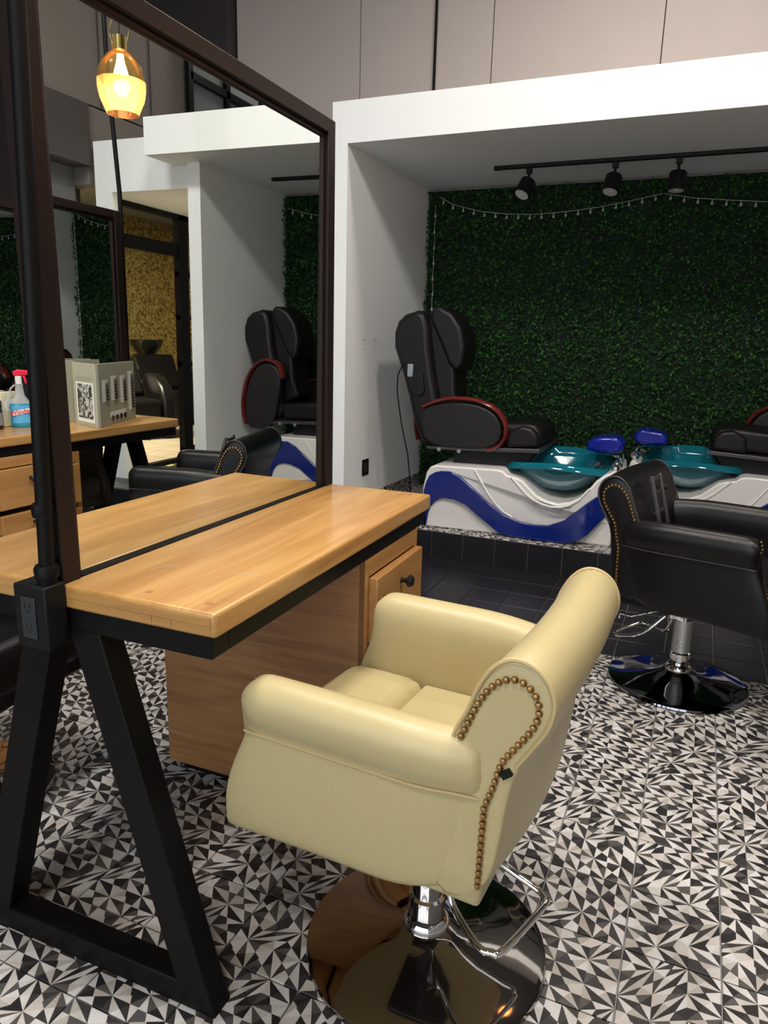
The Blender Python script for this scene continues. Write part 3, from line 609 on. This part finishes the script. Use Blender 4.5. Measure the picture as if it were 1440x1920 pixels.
# ------------------------------------------------------------------ styling chairs
def salon_chair(root, LM, SM, base_m, col_m, bracket=False, full=True):
    ARM = .700
    # arm shells
    def uf(z):
        zs = [(.33, .332), (.42, .328), (.48, .314), (.53, .292), (.58, .268), (.62, .262), (.66, .272), (.69, .262), (.71, .24)]
        for (z0, u0), (z1, u1) in zip(zs[:-1], zs[1:]):
            if z <= z1: return u0+(u1-u0)*max(0, (z-z0))/(z1-z0)
        return zs[-1][1]
    sec = [(.262, .362), (.272, .374), (.280, .42), (.284, .48), (.284, .54), (.283, .585), (.286, .600), (.300, .622), (.306, .650), (.300, .678), (.284, .696), (.262, .702), (.240, .696), (.222, .678), (.215, .65), (.214, .60), (.214, .52), (.214, .45), (.216, .36)]
    for s in (-1, 1):
        rows = []
        ts = [0, .04, .10, .18, .28, .40, .52, .64, .76, .87, .95, .985, .997, 1.0]
        for t_ in ts:
            row = []
            for v, z in sec:
                ub = -.195
                u = ub+(uf(z)-ub)*t_
                k = max(0, (.36-t_)/.36)
                vv = v-(.034 if z > .5 else .045)*k*k
                zz = z
                if z > .58: zz = z-.012*k
                if z < .40: zz = z+.046*max(0, (.30-t_)/.30)**1.5-.012*max(0, (t_-.6)/.4)
                if t_ > .94:
                    q = (t_-.94)/.06; vc = .248; vv = vc+(vv-vc)*(1-.28*q*q); zc = .66
                    if z > .60: zz = zc+(zz-zc)*(1-.25*q*q)
                row.append((u, s*vv, zz))
            rows.append(row)
        mb = MB(); mb.grid(rows, closed_v=True, caps=True)
        mb.build('armrest', LM, root, sub=1, angle=60)
        # seam under the arm roll
        sm = [(-.19, s*.262, .588)]+[(-.195+(uf(.592)+.195)*t_, s*(.2855-.030*max(0, (.30-t_)/.30)**2), .591) for t_ in ts[2:-1]]
        if full: MB().tube(smooth_path(sm, 3), .0022, 6).build('arm_seam', SM, root)
    # backrest
    sec = [(-.105, .50), (-.118, .58), (-.130, .65), (-.150, .72), (-.172, .78), (-.196, .822), (-.226, .845), (-.258, .843), (-.286, .822), (-.300, .785), (-.296, .745), (-.272, .70), (-.248, .66), (-.236, .62), (-.228, .54), (-.218, .46), (-.202, .418), (-.16, .385), (-.11, .378)]
    rows = []
    vs_ = [-.262, -.258, -.245, -.20, -.13, -.065, 0, .065, .13, .20, .245, .258, .262]
    for v in vs_:
        q = abs(v)/.262; k = 1-q*q; e = .93 if abs(v) > .26 else (.98 if abs(v) > .25 else 1)
        row = []
        for i_, (u, z) in enumerate(sec):
            uu = u; zz = z
            if i_ >= 11 and i_ <= 17: uu = u-(.016 if i_ < 15 else .026)*k
            if 5 <= i_ <= 10: uu = u-.012*k; zz = z+.004*k
            if i_ <= 4: uu = u-.012*k
            cu, cz = (-.22, .70) if z > .6 else (-.19, z)
            uu = cu+(uu-cu)*e; zz = cz+(zz-cz)*e
            row.append((uu, v, zz))
        rows.append(row)
    MB().grid(rows, closed_v=True, caps=True).build('backrest', LM, root, sub=1, angle=60)
    lobe = [(-.130, .665), (-.145, .70), (-.158, .735), (-.173, .77), (-.192, .80), (-.215, .82), (-.242, .828), (-.266, .818), (-.283, .797), (-.288, .768), (-.278, .735), (-.258, .702), (-.238, .672), (-.222, .645)]
    for s in (-1, 1):
        sh = [(u+(.22+u)*-.0, z) for u, z in lobe]
        if full:
            wl_ = [(-.128, .655), (-.142, .70), (-.160, .74), (-.176, .785), (-.198, .822), (-.226, .842), (-.258, .840), (-.284, .820), (-.298, .785), (-.293, .745), (-.270, .702), (-.246, .662)]
            MB().tube(smooth_path([(-.22+(u+.22)*.97, s*.262, .74+(z-.74)*.97) for u, z in wl_]), .0038, 6).build('piping', SM, root)
        nb = MB()
        pth = [(Vector((-.22, 0, .735))+(Vector((u, 0, z))-Vector((-.22, 0, .735)))*.80) for u, z in lobe]
        pts_ = []
        pth = [Vector((p.x, s*.264, p.z)) for p in pth]
        pth = smooth_path(pth, 3)
        pth += [Vector((-.212, s*.266, .62)), Vector((-.200, s*.268, .58)), Vector((-.198, s*.267, .50)), Vector((-.197, s*.265, .45)), Vector((-.195, s*.262, .415))]
        # resample
        d_ = [0]
        for a_, b_ in zip(pth[:-1], pth[1:]): d_.append(d_[-1]+(b_-a_).length)
        kk = int(d_[-1]/.0135)
        for k in range(kk):
            x_ = k*d_[-1]/kk; i_ = max(j for j in range(len(d_)) if d_[j] <= x_); i_ = min(i_, len(pth)-2)
            p = pth[i_].lerp(pth[i_+1], (x_-d_[i_])/(d_[i_+1]-d_[i_])); nb.sphere((p.x, p.y, p.z), .0062, 6, 4)
        nn = nb.build('nailhead_trim', M['brass'], root); nn['kind'] = 'stuff'
        # nailheads down the front edge of the arm
        nb = MB()
        for k in range(26):
            z = .37+k*.0125; nb.sphere((uf(z)-.003, s*.248, z), .0048, 6, 4)
        nn = nb.build('nailhead_trim', M['brass'], root); nn['kind'] = 'stuff'
    if full:
        for v in (-.17, -.06, .05, .16):
            kq = 1-(v/.262)**2
            MB().tube([(u-.012*kq, v, z+.004*kq) for u, z in [(-.1775, .776), (-.200, .814), (-.2285, .836), (-.256, .8345), (-.279, .815)]], .0035, 6).build('tuft_seam', SM, root)
    # seat
    def pad(u0, u1, z0, z1, name, crown=.012, bev=.03):
        rows = []
        us = np.linspace(u0, u1, 7); vs2 = np.linspace(-.212, .212, 9)
        top = [[(float(u), float(v), z1+crown*(1-(v/.212)**2)*(1-((u-(u0+u1)/2)/((u1-u0)/2))**2)) for v in vs2] for u in us]
        m_ = MB(); n0 = len(top); m1 = len(vs2)
        m_.add([p for r in top for p in r]+[(p[0], p[1], z0) for r in top for p in r], [(i*m1+j, i*m1+j+1, (i+1)*m1+j+1, (i+1)*m1+j) for i in range(n0-1) for j in range(m1-1)])
        N_ = n0*m1
        m_.f += [tuple(q+N_ for q in (i*m1+j, (i+1)*m1+j, (i+1)*m1+j+1, i*m1+j+1)) for i in range(n0-1) for j in range(m1-1)]
        for i in range(n0-1): m_.f += [(i*m1, (i+1)*m1, (i+1)*m1+N_, i*m1+N_), (i*m1+m1-1, i*m1+m1-1+N_, (i+1)*m1+m1-1+N_, (i+1)*m1+m1-1)]
        for j in range(m1-1): m_.f += [(j, j+N_, j+1+N_, j+1), ((n0-1)*m1+j, (n0-1)*m1+j+1, (n0-1)*m1+j+1+N_, (n0-1)*m1+j+N_)]
        return m_.build(name, LM, root, bevel=bev, seg=4)
    pad(-.125, .118, .40, .508, 'seat_cushion', .010, .012)
    pad(.112, .318, .39, .522, 'front_cushion', .022, .035)
    MB().box((-.19, -.23, .352), (.30, .23, .42)).build('seat_frame', LM, root, bevel=.01)
    # column and base
    MB().box((-.09, -.07, .315), (.09, .07, .354)).build('mounting_plate', M['gunmetal'], root, bevel=.004)
    MB().lathe([(.0, .058), (.040, .058), (.040, .13), (.034, .135), (.034, .32), (0, .32)], 28).build('column', col_m, root)
    MB().lathe([(.050, .05), (.052, .062), (.050, .074), (.041, .082), (.041, .05)], 28).build('column_collar', M['chrome'], root)
    MB().lathe([(0, .0), (.258, .0), (.264, .004), (.262, .011), (.25, .015), (.20, .021), (.14, .030), (.10, .039), (.072, .049), (.05, .060), (0, .062)], 72).build('base', base_m, root)
    if full:
        MB().tube(smooth_path([(-.03, .03, .30), (-.06, .045, .22), (-.085, .06, .175), (-.155, .115, .165), (-.185, .118, .165), (-.205, .10, .165), (-.242, -.045, .165), (-.238, -.070, .165), (-.215, -.085, .168), (-.13, -.085, .20), (-.06, -.05, .28)], 4), .0075, 10).build('pump_lever', M['chrome'], root)
    return root
cc = empty('salon_chair', (.6347, .0829, .004), math.radians(176), 'cream leather hydraulic styling chair with brass nailheads in the foreground', 'chair', 'styling chairs')
salon_chair(cc, M['cream'], M['creamdk'], M['chromed'], M['chrome'])
MB().box((-.008, -.004, -.006), (.010, .003, .006)).build('clip_slot', M['plastic'], cc, loc=(-.232, .2655, .650)).rotation_euler = (0, math.radians(40), 0)
glit = mat('crystal_sleeve', (.55, .54, .52), .3, metal=.7, noise=.8, nscale=220, bump=.8, bscale=300)
bc = empty('salon_chair', (1.100, 1.722, .004), math.radians(-13), 'black leather styling chair with crystal column beside the tiled platform', 'chair', 'styling chairs')
salon_chair(bc, M['bleather'], M['bstitch'], M['bchrome'], M['chrome'])
MB().lathe([(.0355, .135), (.0355, .27)], 28).build('crystal_sleeve', glit, bc)
for v in (-.13, -.03): MB().beam((-.148, v, .835), (-.062, v, .52), .014, .014, (0, 1, 0)).build('headrest_bar', M['gunmetal'], bc, bevel=.003)
for z, u in ((.82, -.150), (.77, -.136), (.70, -.118)): MB().beam((u, -.13, z), (u, -.03, z), .012, .012, (0, 0, 1)).build('headrest_crossbar', M['gunmetal'], bc)
MB().lathe([(0, 0), (.012, 0), (.012, .008), (0, .01)], 12, (-.160, .11, .76), axis='x').build('headrest_button', M['plastic'], bc)
MB().tube([(-.05, -.16, .34), (-.15, -.19, .30), (-.19, -.20, .305), (-.19, -.20, .285)], .005, 6).build('back_lever', M['chrome'], bc)
MB().box((-.045, -.045, .27), (.01, .0, .318)).build('pump_bracket', M['chrome'], bc, bevel=.003)
lc = empty('salon_chair', (-.785, .01, .004), math.radians(2), 'black leather styling chair on the far side of the near desk', 'chair', 'styling chairs')
salon_chair(lc, M['bleather'], M['bstitch'], M['chromed'], M['chrome'])
tc_ = empty('salon_chair', (2.20, 1.62, .004), math.radians(180), 'taupe leather styling chair behind the second station, seen in the mirror', 'chair', 'styling chairs')
salon_chair(tc_, M['tleather'], M['bstitch'], M['chromed'], M['chrome'])

# ------------------------------------------------------------------ styling stations
HD = .853; W = .353; Ld = 1.098; TH = .0456; Gp = .0125
def station(root):
    # local frame: y from 0 to Ld along the mirror, x across
    for s in (1, -1):
        a, b_ = sorted((s*Gp, s*W))
        MB().box((a, 0, HD-TH), (b_, Ld, HD)).build('tabletop', M['top'], root, bevel=.007, seg=3)
        # butcher-block end blocks
        for k, (f0, f1, z0, z1) in enumerate(((0.0, .62, .0, .5), (.62, .75, .0, .5), (.75, 1, .0, .5), (0, 1, .5, 1))):
            x0 = s*(Gp+.008+(W-Gp-.016)*f0); x1 = s*(Gp+.008+(W-Gp-.016)*f1-.001); x0, x1 = min(x0, x1), max(x0, x1)
            zz0 = HD-TH+.006+(TH-.014)*z0; zz1 = HD-TH+.006+(TH-.014)*z1-.0006
            MB().box((x0, -.0012, zz0), (x1, .001, zz1)).build('end_block', M['topend'], root, smooth=False)
    for px_, py_ in ((.314, .038), (.184, .04), (.047, Ld-.03), (.30, Ld-.04)):
        MB().lathe([(0, 0), (.0075, 0), (.0072, .0006), (0, .0007)], 14, (px_, py_, HD)).build('wood_plug', M['cab'], root)
    ap = MB(); za, zb = HD-TH-.043, HD-TH
    ap.box((-W+.012, .008, za), (W-.014, .058, zb)); ap.box((-W+.012, Ld-.06, za), (W-.014, Ld-.01, zb))
    ap.box((W-.064, .058, za), (W-.014, Ld-.06, zb)); ap.box((-W+.012, .058, za), (-W+.062, Ld-.06, zb))
    ap.build('apron', M['steel'], root, bevel=.002)
    MB().box((-Gp, .058, zb-.01), (Gp, Ld-.058, HD-.0006)).build('centre_channel', M['steel'], root, smooth=False)
    for y_ in (.035, Ld-.035):
        for s in (1, -1):
            q = MB(); x0, x1 = s*.018, s*.091; u0, u1 = s*.243, s*.318
            poly = [(x0+s*.0, za), (x1, za), (u1, .0), (u0, .0)]
            q.prism(poly, 'y', y_-.027, y_+.027).build('leg', M['steel'], root, bevel=.003)
        MB().box((-.290, y_-.0268, .0), (.290, y_+.0268, .055)).build('foot_bar', M['steel'], root, bevel=.003)
    mf = MB(); fz = 1.907
    for (y0_, y1_) in ((.0, .042), (Ld-.045, Ld-.003)): mf.box((-.0225, y0_, HD-.04), (.0225, y1_, fz))
    mf.box((-.0225, .042, fz-.04), (.0225, Ld-.045, fz))
    mf.box((-.011, .042, HD-.02), (.011, .056, fz-.04)); mf.box((-.011, Ld-.060, HD-.02), (.011, Ld-.045, fz-.04)); mf.box((-.011, .05, fz-.053), (.011, Ld-.05, fz-.038))
    mf.build('mirror_frame', M['frame'], root, bevel=.003)
    g = MB().box((-.002, .05, HD-.0004), (.002, Ld-.052, fz-.045)).build('mirror_glass', M['mirror'], root, smooth=False)
    return root
def cabinet(loc, rz, w_, lab, dep=.645, xf=.345):
    # local: front at +x, width along y from 0 to w_
    c_ = empty('drawer_cabinet', loc, rz, lab, 'cabinet', 'oak drawer cabinets under the stations')
    z1 = HD-TH-.0445
    q = MB(); q.box((xf-dep, 0, .035), (xf, .018, z1)).box((xf-dep, w_-.018, .035), (xf, w_, z1)).box((xf-dep, .018, .035), (xf-.002, w_-.018, .055)).box((xf-dep, .018, z1-.02), (xf-.002, w_-.018, z1)).box((xf-dep, .018, .055), (xf-dep+.015, w_-.018, z1-.02))
    q.build('body', M['cab'], c_, bevel=.0015)
    MB().box((xf-.018, .0, .035), (xf+.001, .020, z1)).box((xf-.018, w_-.02, .035), (xf+.001, w_, z1)).box((xf-.018, .02, z1-.048), (xf+.001, w_-.02, z1)).box((xf-.018, .02, .035), (xf+.001, w_-.02, .06)).build('face_frame', M['drawer'], c_, bevel=.001)
    MB().box((xf-dep+.03, .03, 0), (xf-.05, w_-.03, .035)).build('plinth', M['steel'], c_)
    zt = z1-.052; hh = .178
    for k in range(3):
        d = MB().box((xf-.001, .022, zt-hh), (xf+.024, w_-.012, zt)).build('drawer', M['drawer'], c_, bevel=.0025)
        MB().lathe([(.0, -.001), (.008, 0), (.006, .012), (.009, .018), (.016, .022), (.018, .028), (.013, .035), (0, .037)], 20, (xf+.024, w_/2+.003, zt-.052), axis='x').build('knob', M['knob'], d)
        zt -= hh+.026
    return c_
DR = .0159
def stroot(x, y, rz, lab):
    return empty('styling_station', (x, y, .004), rz, lab, 'desk', 'double-sided styling stations with standing mirrors')
# near station: rotated about (0,.25)
def near(x, y):
    c_, s_ = math.cos(DR), math.sin(DR); dx, dy = x, y-.25; return (c_*dx-s_*dy, .25+s_*dx+c_*dy)
nx, ny = near(0, -.2796)
A = station(stroot(nx, ny, DR, 'nearest oak-topped styling station with tall brown-framed mirror and black steel legs'))
for ch in A.children:
    if ch.name.startswith('mirror_glass'): ch.rotation_euler = (0, .0049, -.003); ch.location = (-.0075, 0, 0)
gap_cx, gap_cy = near(-.008, .374)
cabinet((gap_cx, gap_cy, .004), DR, .375, 'oak drawer cabinet beneath the nearest station, behind the cream chair')
# power pipe and outlet box on the near post
def ln(x, y): return (x, y)
MB().tube([(.009, -.022, .868), (.030, -.022, 1.35), (.052, -.022, 1.86)], .0135, 14).build('power_pipe', M['steel'], A)
MB().tube([(.009, -.022, .985), (.010, -.022, 1.0), (.0105, -.022, 1.008)], [.016, .018, .016], 14).build('pipe_coupling', M['steel'], A)
MB().lathe([(.017, .0), (.017, .010), (.021, .012), (.022, .028), (.019, .034), (.014, .036)], 14, (.009, -.022, .862)).build('pipe_coupling', M['steel'], A)
ob = MB().box((-.046, -.050, .742), (.030, -.002, .862)).build('outlet_box', M['plastic'], A, bevel=.003)
pl = MB().box((-.028, -.0525, .762), (.006, -.0495, .840)).build('outlet_plate', M['plasticg'], ob, bevel=.001)
sl = MB()
for zc in (.782, .820):
    sl.box((-.018, -.0532, zc), (-.0165, -.052, zc+.010)); sl.box((-.006, -.0532, zc), (-.0045, -.052, zc+.009)); sl.box((-.013, -.0532, zc-.008), (-.009, -.052, zc-.004))
sl.build('outlet_slots', M['knob'], ob, smooth=False)['kind'] = 'stuff'
# surface wear on the near top
wm = mat('worn_grey_scratch', (.42, .33, .22), .6)
sw = MB()
for (x, y, l_, a_) in ((.267, .197, .012, .2), (.298, .202, .02, .1), (.11, .166, .028, 1.3), (.125, .18, .016, 1.2), (.2, .5, .02, .3)):
    M_ = Matrix.Translation((x, y, HD+.0002)) @ Matrix.Rotation(a_, 4, 'Z'); sw.box((-l_, -.0012, 0), (l_, .0012, .0003), M_)
o = sw.build('surface_scratches', wm, A, smooth=False); o['kind'] = 'stuff'
# right station (seen in the mirror)
XD = 1.83; YD = .885
B = station(stroot(XD+.013, YD, .026, 'styling station to the right holding colour swatch books, seen in the mirror'))
cabinet((XD+.005, YD+.05+.36, .004), PI+.026, .335, 'oak drawer cabinet under the station with the swatch books')
MB().tube([(0, Ld+.022, .80), (0, Ld+.022, 2.0), (.05, Ld+.03, 2.6), (.06, Ld+.03, 3.2)], .012, 10).build('power_pipe', M['steel'], B)
MB().tube([(.1, Ld-.05, .74), (-.05, Ld-.02, .715), (-.2, Ld-.05, .73), (-.25, Ld-.1, .75)], .003, 5).build('cable', M['plastic'], B)
# left station (seen past the near post)
XE = -2.053
E_ = station(stroot(XE, .86, 0, 'styling station to the left with spray bottle on top, seen past the near post'))
cabinet((XE, .93, .004), 0, .37, 'oak drawer cabinet under the station with the spray bottle')

# ------------------------------------------------------------------ swatch books on the right station
card = mat('grey_green_board', (.36, .35, .27), .55); cardw = mat('white_card', (.75, .74, .70), .5)
def collage():
    m, t, b, L = nt('monochrome_photo_print'); tc = t.nodes.new('ShaderNodeTexCoord'); n_ = t.nodes.new('ShaderNodeTexNoise'); n_.inputs['Scale'].default_value = 22; n_.inputs['Detail'].default_value = 5; n_.inputs['Distortion'].default_value = 2.5
    L.new(tc.outputs['Object'], n_.inputs['Vector']); r = t.nodes.new('ShaderNodeValToRGB'); r.color_ramp.elements[0].position = .44; r.color_ramp.elements[0].color = (.02, .02, .02, 1); r.color_ramp.elements[1].position = .56; r.color_ramp.elements[1].color = (.5, .5, .48, 1)
    L.new(n_.outputs['Fac'], r.inputs[0]); L.new(r.outputs[0], b.inputs['Base Color']); b.inputs['Roughness'].default_value = .3; return m
Mcol = collage()
hz0 = HD+.005
def panel(root, p0, p1, h, name, m, th=.012, off=0):
    p0 = Vector(p0); p1 = Vector(p1); d = (p1-p0).normalized(); nrm = Vector((-d.y, d.x))
    a = p0; b_ = p1
    q = [(a.x, a.y, 0), (b_.x, b_.y, 0), (b_.x+nrm.x*-th, b_.y+nrm.y*-th, 0), (a.x+nrm.x*-th, a.y+nrm.y*-th, 0)]
    q2 = [(x, y, h) for x, y, z in q]
    return MB().add(q+q2, [(0,3,2,1),(4,5,6,7),(0,1,5,4),(1,2,6,5),(2,3,7,6),(3,0,4,7)]).build(name, m, root, smooth=False)
S = Vector((1.485, 1.413)); Lp = Vector((1.712, 1.501)); Rp = Vector((1.665, 1.877))
bk = empty('swatch_book', (0, 0, hz0), 0, 'open hair colour swatch book standing on the station, front one in the mirror', 'book')
HB = .295
panel(bk, (Lp.x, Lp.y), (S.x, S.y), HB, 'front_cover', card); panel(bk, (S.x, S.y), (Rp.x, Rp.y), HB, 'inside_page', card)
def onpanel(root, p0, p1, s0, s1, z0, z1, name, m, off=.0008, th=.001):
    p0 = Vector(p0); p1 = Vector(p1); d = (p1-p0).normalized(); nrm = Vector((-d.y, d.x)); ln_ = (p1-p0).length
    a = p0+d*ln_*s0+nrm*off; b_ = p0+d*ln_*s1+nrm*off
    q = [(a.x, a.y, z0), (b_.x, b_.y, z0), (b_.x-nrm.x*th, b_.y-nrm.y*th, z0), (a.x-nrm.x*th, a.y-nrm.y*th, z0)]
    q2 = [(x, y, z1) for x, y, z in q]
    return MB().add(q+q2, [(0,3,2,1),(4,5,6,7),(0,1,5,4),(1,2,6,5),(2,3,7,6),(3,0,4,7)]).build(name, m, root, smooth=False)
onpanel(bk, Lp, S, .13, .86, .018, .205, 'cover_border', cardw); onpanel(bk, Lp, S, .18, .81, .035, .198, 'cover_photo', Mcol, .0014)
onpanel(bk, Lp, S, .15, .80, .215, .232, 'title_plate', mat('grey_plate', (.30, .29, .23), .5))
tones = [(.25, .20, .14), (.10, .06, .04), (.05, .03, .025), (.02, .015, .014), (.012, .01, .01)]
tm = [mat('hair_tuft', c_, .5) for c_ in tones]
dR = (Rp-S).normalized(); nR = Vector((-dR.y, dR.x)); LR = (Rp-S).length
tuft = MB().lathe([(0, 0), (.006, .002), (.0065, .012), (.004, .026), (0, .03)], 8, axis='x').mesh('hair_tuft', None)
tufts = []
for mm in tm:
    me2 = tuft.copy(); me2.materials.clear(); me2.materials.append(mm); tufts.append(me2)
for s0, z0, nn in ((.16, .115, 6), (.38, .115, 7), (.62, .095, 8), (.84, .05, 12)):
    onpanel(bk, S, Rp, s0-.03, s0+.10, z0, z0+nn*.0155+.01, 'swatch_card', cardw)
    for k in range(nn):
        p = S+dR*LR*(s0+.05)+nR*.006; i_ = min(4, (nn-k)//2 if k > nn*.5 else 3+k % 2)
        kk = nn-1-k; o_ = inst('hair_tuft', tufts[min(4, max(0, kk))], bk, (p.x, p.y, z0+.012+k*.0155), math.atan2(dR.y, dR.x))
onpanel(bk, S, Rp, .30, .72, .035, .062, 'swatch_card', cardw)
for k in range(4):
    p = S+dR*LR*(.34+k*.11)+nR*.006; o_ = inst('hair_tuft', tufts[k+1], bk, (p.x, p.y, .045)); o_.rotation_euler = (0, math.radians(90), 0)
bk2 = empty('swatch_book', (0, 0, hz0), 0, 'plain grey-green swatch book standing open behind the front one', 'book')
panel(bk2, (1.80, 1.44), (1.755, 1.56), .30, 'front_cover', card); panel(bk2, (1.755, 1.56), (1.785, 1.76), .30, 'back_cover', card)

# ------------------------------------------------------------------ bottle, jar and box on the left station
zt = HD+.005
sb = empty('spray_bottle', (-1.935, 1.31, zt), math.radians(52), 'blue window cleaner spray bottle with red trigger on the left station', 'bottle')
liq = mat('blue_cleaner_liquid', (.01, .30, .42), .1, coat=.4); clr = mat('clear_plastic', (.55, .58, .56), .1, alpha=.55)
def oval(zs, n_=24):
    rows = []
    for z, a_, b_ in zs: rows.append([(a_*math.cos(2*PI*k/n_), b_*math.sin(2*PI*k/n_), z) for k in range(n_)])
    return MB().grid(rows, closed_v=True, caps=True)
oval([(0, .040, .024), (.008, .048, .029), (.06, .048, .029), (.112, .046, .028)]).build('bottle_body', liq, sb)
oval([(.112, .046, .028), (.125, .038, .025), (.15, .022, .018), (.19, .017, .016), (.205, .018, .018)]).build('bottle_neck', clr, sb)
MB().tube([(-.046, 0, .115), (-.052, 0, .15), (-.035, 0, .185), (-.018, 0, .20)], .004, 6).build('handle_rib', clr, sb)
MB().lathe([(.014, .205), (.015, .24), (.012, .242)], 16).build('trigger_collar', cardw, sb)
MB().prism([(-.02, .242), (-.024, .262), (.0, .272), (.045, .268), (.048, .252), (.02, .245)], 'y', -.011, .011).build('trigger_head', mat('pinkish_red_plastic', (.75, .02, .06), .3), sb, bevel=.003)
MB().prism([(.018, .245), (.03, .245), (.036, .21), (.028, .205)], 'y', -.006, .006).build('trigger', bpy.data.materials['pinkish_red_plastic'], sb, bevel=.002)
lb_rows = [[(.0488*math.sin(t_), -.0296*math.cos(t_), z) for t_ in np.linspace(-1.0, 1.0, 11)] for z in (.02, .105)]
MB().grid(lb_rows).build('label_panel', mat('blue_label', (.10, .38, .62), .35), sb)
def text(body, size, loc, rot, m, parent, name, ext=.0006):
    cu = bpy.data.curves.new(name, 'FONT'); cu.body = body; cu.size = size; cu.extrude = ext; cu.align_x = 'CENTER'; cu.align_y = 'CENTER'; cu.offset = size*.02
    o_ = bpy.data.objects.new(name, cu); dg = None
    col.objects.link(o_); me_ = bpy.data.meshes.new_from_object(o_.evaluated_get(bpy.context.evaluated_depsgraph_get())); col.objects.unlink(o_); bpy.data.objects.remove(o_)
    me_.materials.clear(); me_.materials.append(m); q = bpy.data.objects.new(name, me_); col.objects.link(q); q.parent = parent; q.location = loc; q.rotation_euler = rot; return q
MB().prism([(-.036, .056), (-.036, .078), (.036, .092), (.036, .070)], 'y', -.0312, -.0306).build('label_band', cardw, sb, smooth=False)
text('Windex', .031, (0, -.0316, .074), (PI/2, -.17, 0), mat('label_red', (.65, .03, .03), .4), sb, 'label_lettering')
jr = empty('jar', (-1.965, 1.175, zt), 0, 'black jar with grey label beside the spray bottle, at the frame edge', 'jar')
MB().lathe([(0, 0), (.043, 0), (.045, .005), (.045, .085), (.042, .092), (0, .092)], 28).build('jar_body', M['knob'], jr)
MB().lathe([(0, .092), (.043, .092), (.044, .096), (.044, .128), (.041, .132), (0, .132)], 28).build('lid', M['knob'], jr)
MB().lathe([(.0455, .018), (.0455, .078)], 28).build('label_wrap', mat('grey_label', (.22, .21, .22), .5), jr)
for o_ in list(jr.children):
    if o_.name.startswith('label_wrap'): o_.data.validate()
bxo = empty('paper_box', (-2.005, 1.30, zt), math.radians(80), 'cream upright box with rounded cut-out behind the spray bottle', 'box')
MB().box((-.045, -.02, 0), (.045, .02, .165)).build('box_body', mat('cream_card', (.60, .56, .38), .6), bxo, bevel=.003)
MB().lathe([(0, 0), (.034, 0), (.034, .0015), (0, .0015)], 24, (-.0, -.0215, .10), axis='y').build('round_panel', cardw, bxo)

# ------------------------------------------------------------------ pendant lamps
def thin_glass(name, tint, tl, clear, glow=0):
    m, t, b, L = nt(name); N = t.nodes; out = N['Material Output']; N.remove(b)
    tr_ = N.new('ShaderNodeBsdfTransparent'); tr_.inputs[0].default_value = (*tint, 1)
    tn = N.new('ShaderNodeBsdfTranslucent'); tn.inputs[0].default_value = (*tl, 1)
    gl = N.new('ShaderNodeBsdfGlossy'); gl.inputs['Roughness'].default_value = .04
    m1 = N.new('ShaderNodeMixShader'); m1.inputs[0].default_value = clear; L.new(tn.outputs[0], m1.inputs[1]); L.new(tr_.outputs[0], m1.inputs[2])
    lw = N.new('ShaderNodeLayerWeight'); lw.inputs[0].default_value = .25
    m2 = N.new('ShaderNodeMixShader'); L.new(lw.outputs['Fresnel'], m2.inputs[0]); L.new(m1.outputs[0], m2.inputs[1]); L.new(gl.outputs[0], m2.inputs[2]); L.new(m2.outputs[0], out.inputs[0])
    return m
amb = thin_glass('peach_glass', (1.0, .70, .45), (1.0, .66, .42), .62); ylw = thin_glass('smoky_yellow_glass', (.93, .88, .60), (.9, .85, .5), .97)
brs = mat('bright_brass', (.75, .55, .18), .22, metal=1.0); fil = mat('glowing_filament', (1, .6, .2), .5, emit=(1.0, .62, .25), es=60)
blb = mat('bulb_glass', (1, .8, .5), .05, trans=1.0, ior=1.03, emit=(1.0, .80, .45), es=9)
def pendant(x, y, z, lab, grp='glass pendant lamps over the salon floor'):
    t = empty('pendant_lamp', (x, y, z), 0, lab, 'pendant lamp', grp)
    MB().lathe([(.022, .118), (.050, .098), (.075, .070), (.090, .035), (.0955, 0.0)], 36).build('upper_glass', ylw, t)
    MB().lathe([(.0965, .0), (.096, -.03), (.087, -.07), (.072, -.103), (.064, -.122), (.061, -.122), (.069, -.10), (.084, -.068), (.0925, -.03), (.093, .0)], 36).build('lower_glass', amb, t)
    MB().lathe([(.0, .165), (.026, .165), (.026, .112), (.0, .112)], 24).build('socket', brs, t)
    pts = [(-.038*1.0, 0, .122), (-.040, 0, .145), (-.052, 0, .185), (-.044, 0, .215), (-.022, 0, .24), (0, 0, .245), (.022, 0, .24), (.044, 0, .215), (.052, 0, .185), (.040, 0, .145), (.038, 0, .122)]
    MB().tube(smooth_path(pts, 3), .0026, 6).build('bail_handle', brs, t)
    MB().tube([(0, 0, .165), (0, 0, 4.6-z)], .0022, 6).build('cord', M['plastic'], t)
    b_ = MB().lathe([(.012, .10), (.016, .07), (.028, .03), (.034, 0), (.030, -.03), (.016, -.052), (0, -.058)], 24).build('bulb', blb, t)
    f_ = MB()
    for k in range(6):
        an = k*PI/3; f_.tube([(.010*math.cos(an), .010*math.sin(an), .06), (.015*math.cos(an), .015*math.sin(an), .0), (.010*math.cos(an), .010*math.sin(an), -.035)], .0014, 5)
    f_.build('filament', fil, t)
    l = bpy.data.lights.new('pendant_glow', 'POINT'); l.energy = 4.5; l.color = (1.0, .74, .50); l.shadow_soft_size = 0
    lo_ = bpy.data.objects.new('pendant_glow', l); col.objects.link(lo_); lo_.parent = t; lo_.location = (0, 0, -.085)
    return t
pendant(1.249, 1.403, 2.300, 'lit amber glass pendant lamp whose reflection hangs at the mirror top left')
for x, y in ((1.17, .1), (1.17, -1.15)): pendant(x, y, 2.273, 'lit amber glass pendant lamp, '+('second in the row' if y > 0 else 'third in the row, farthest back'))
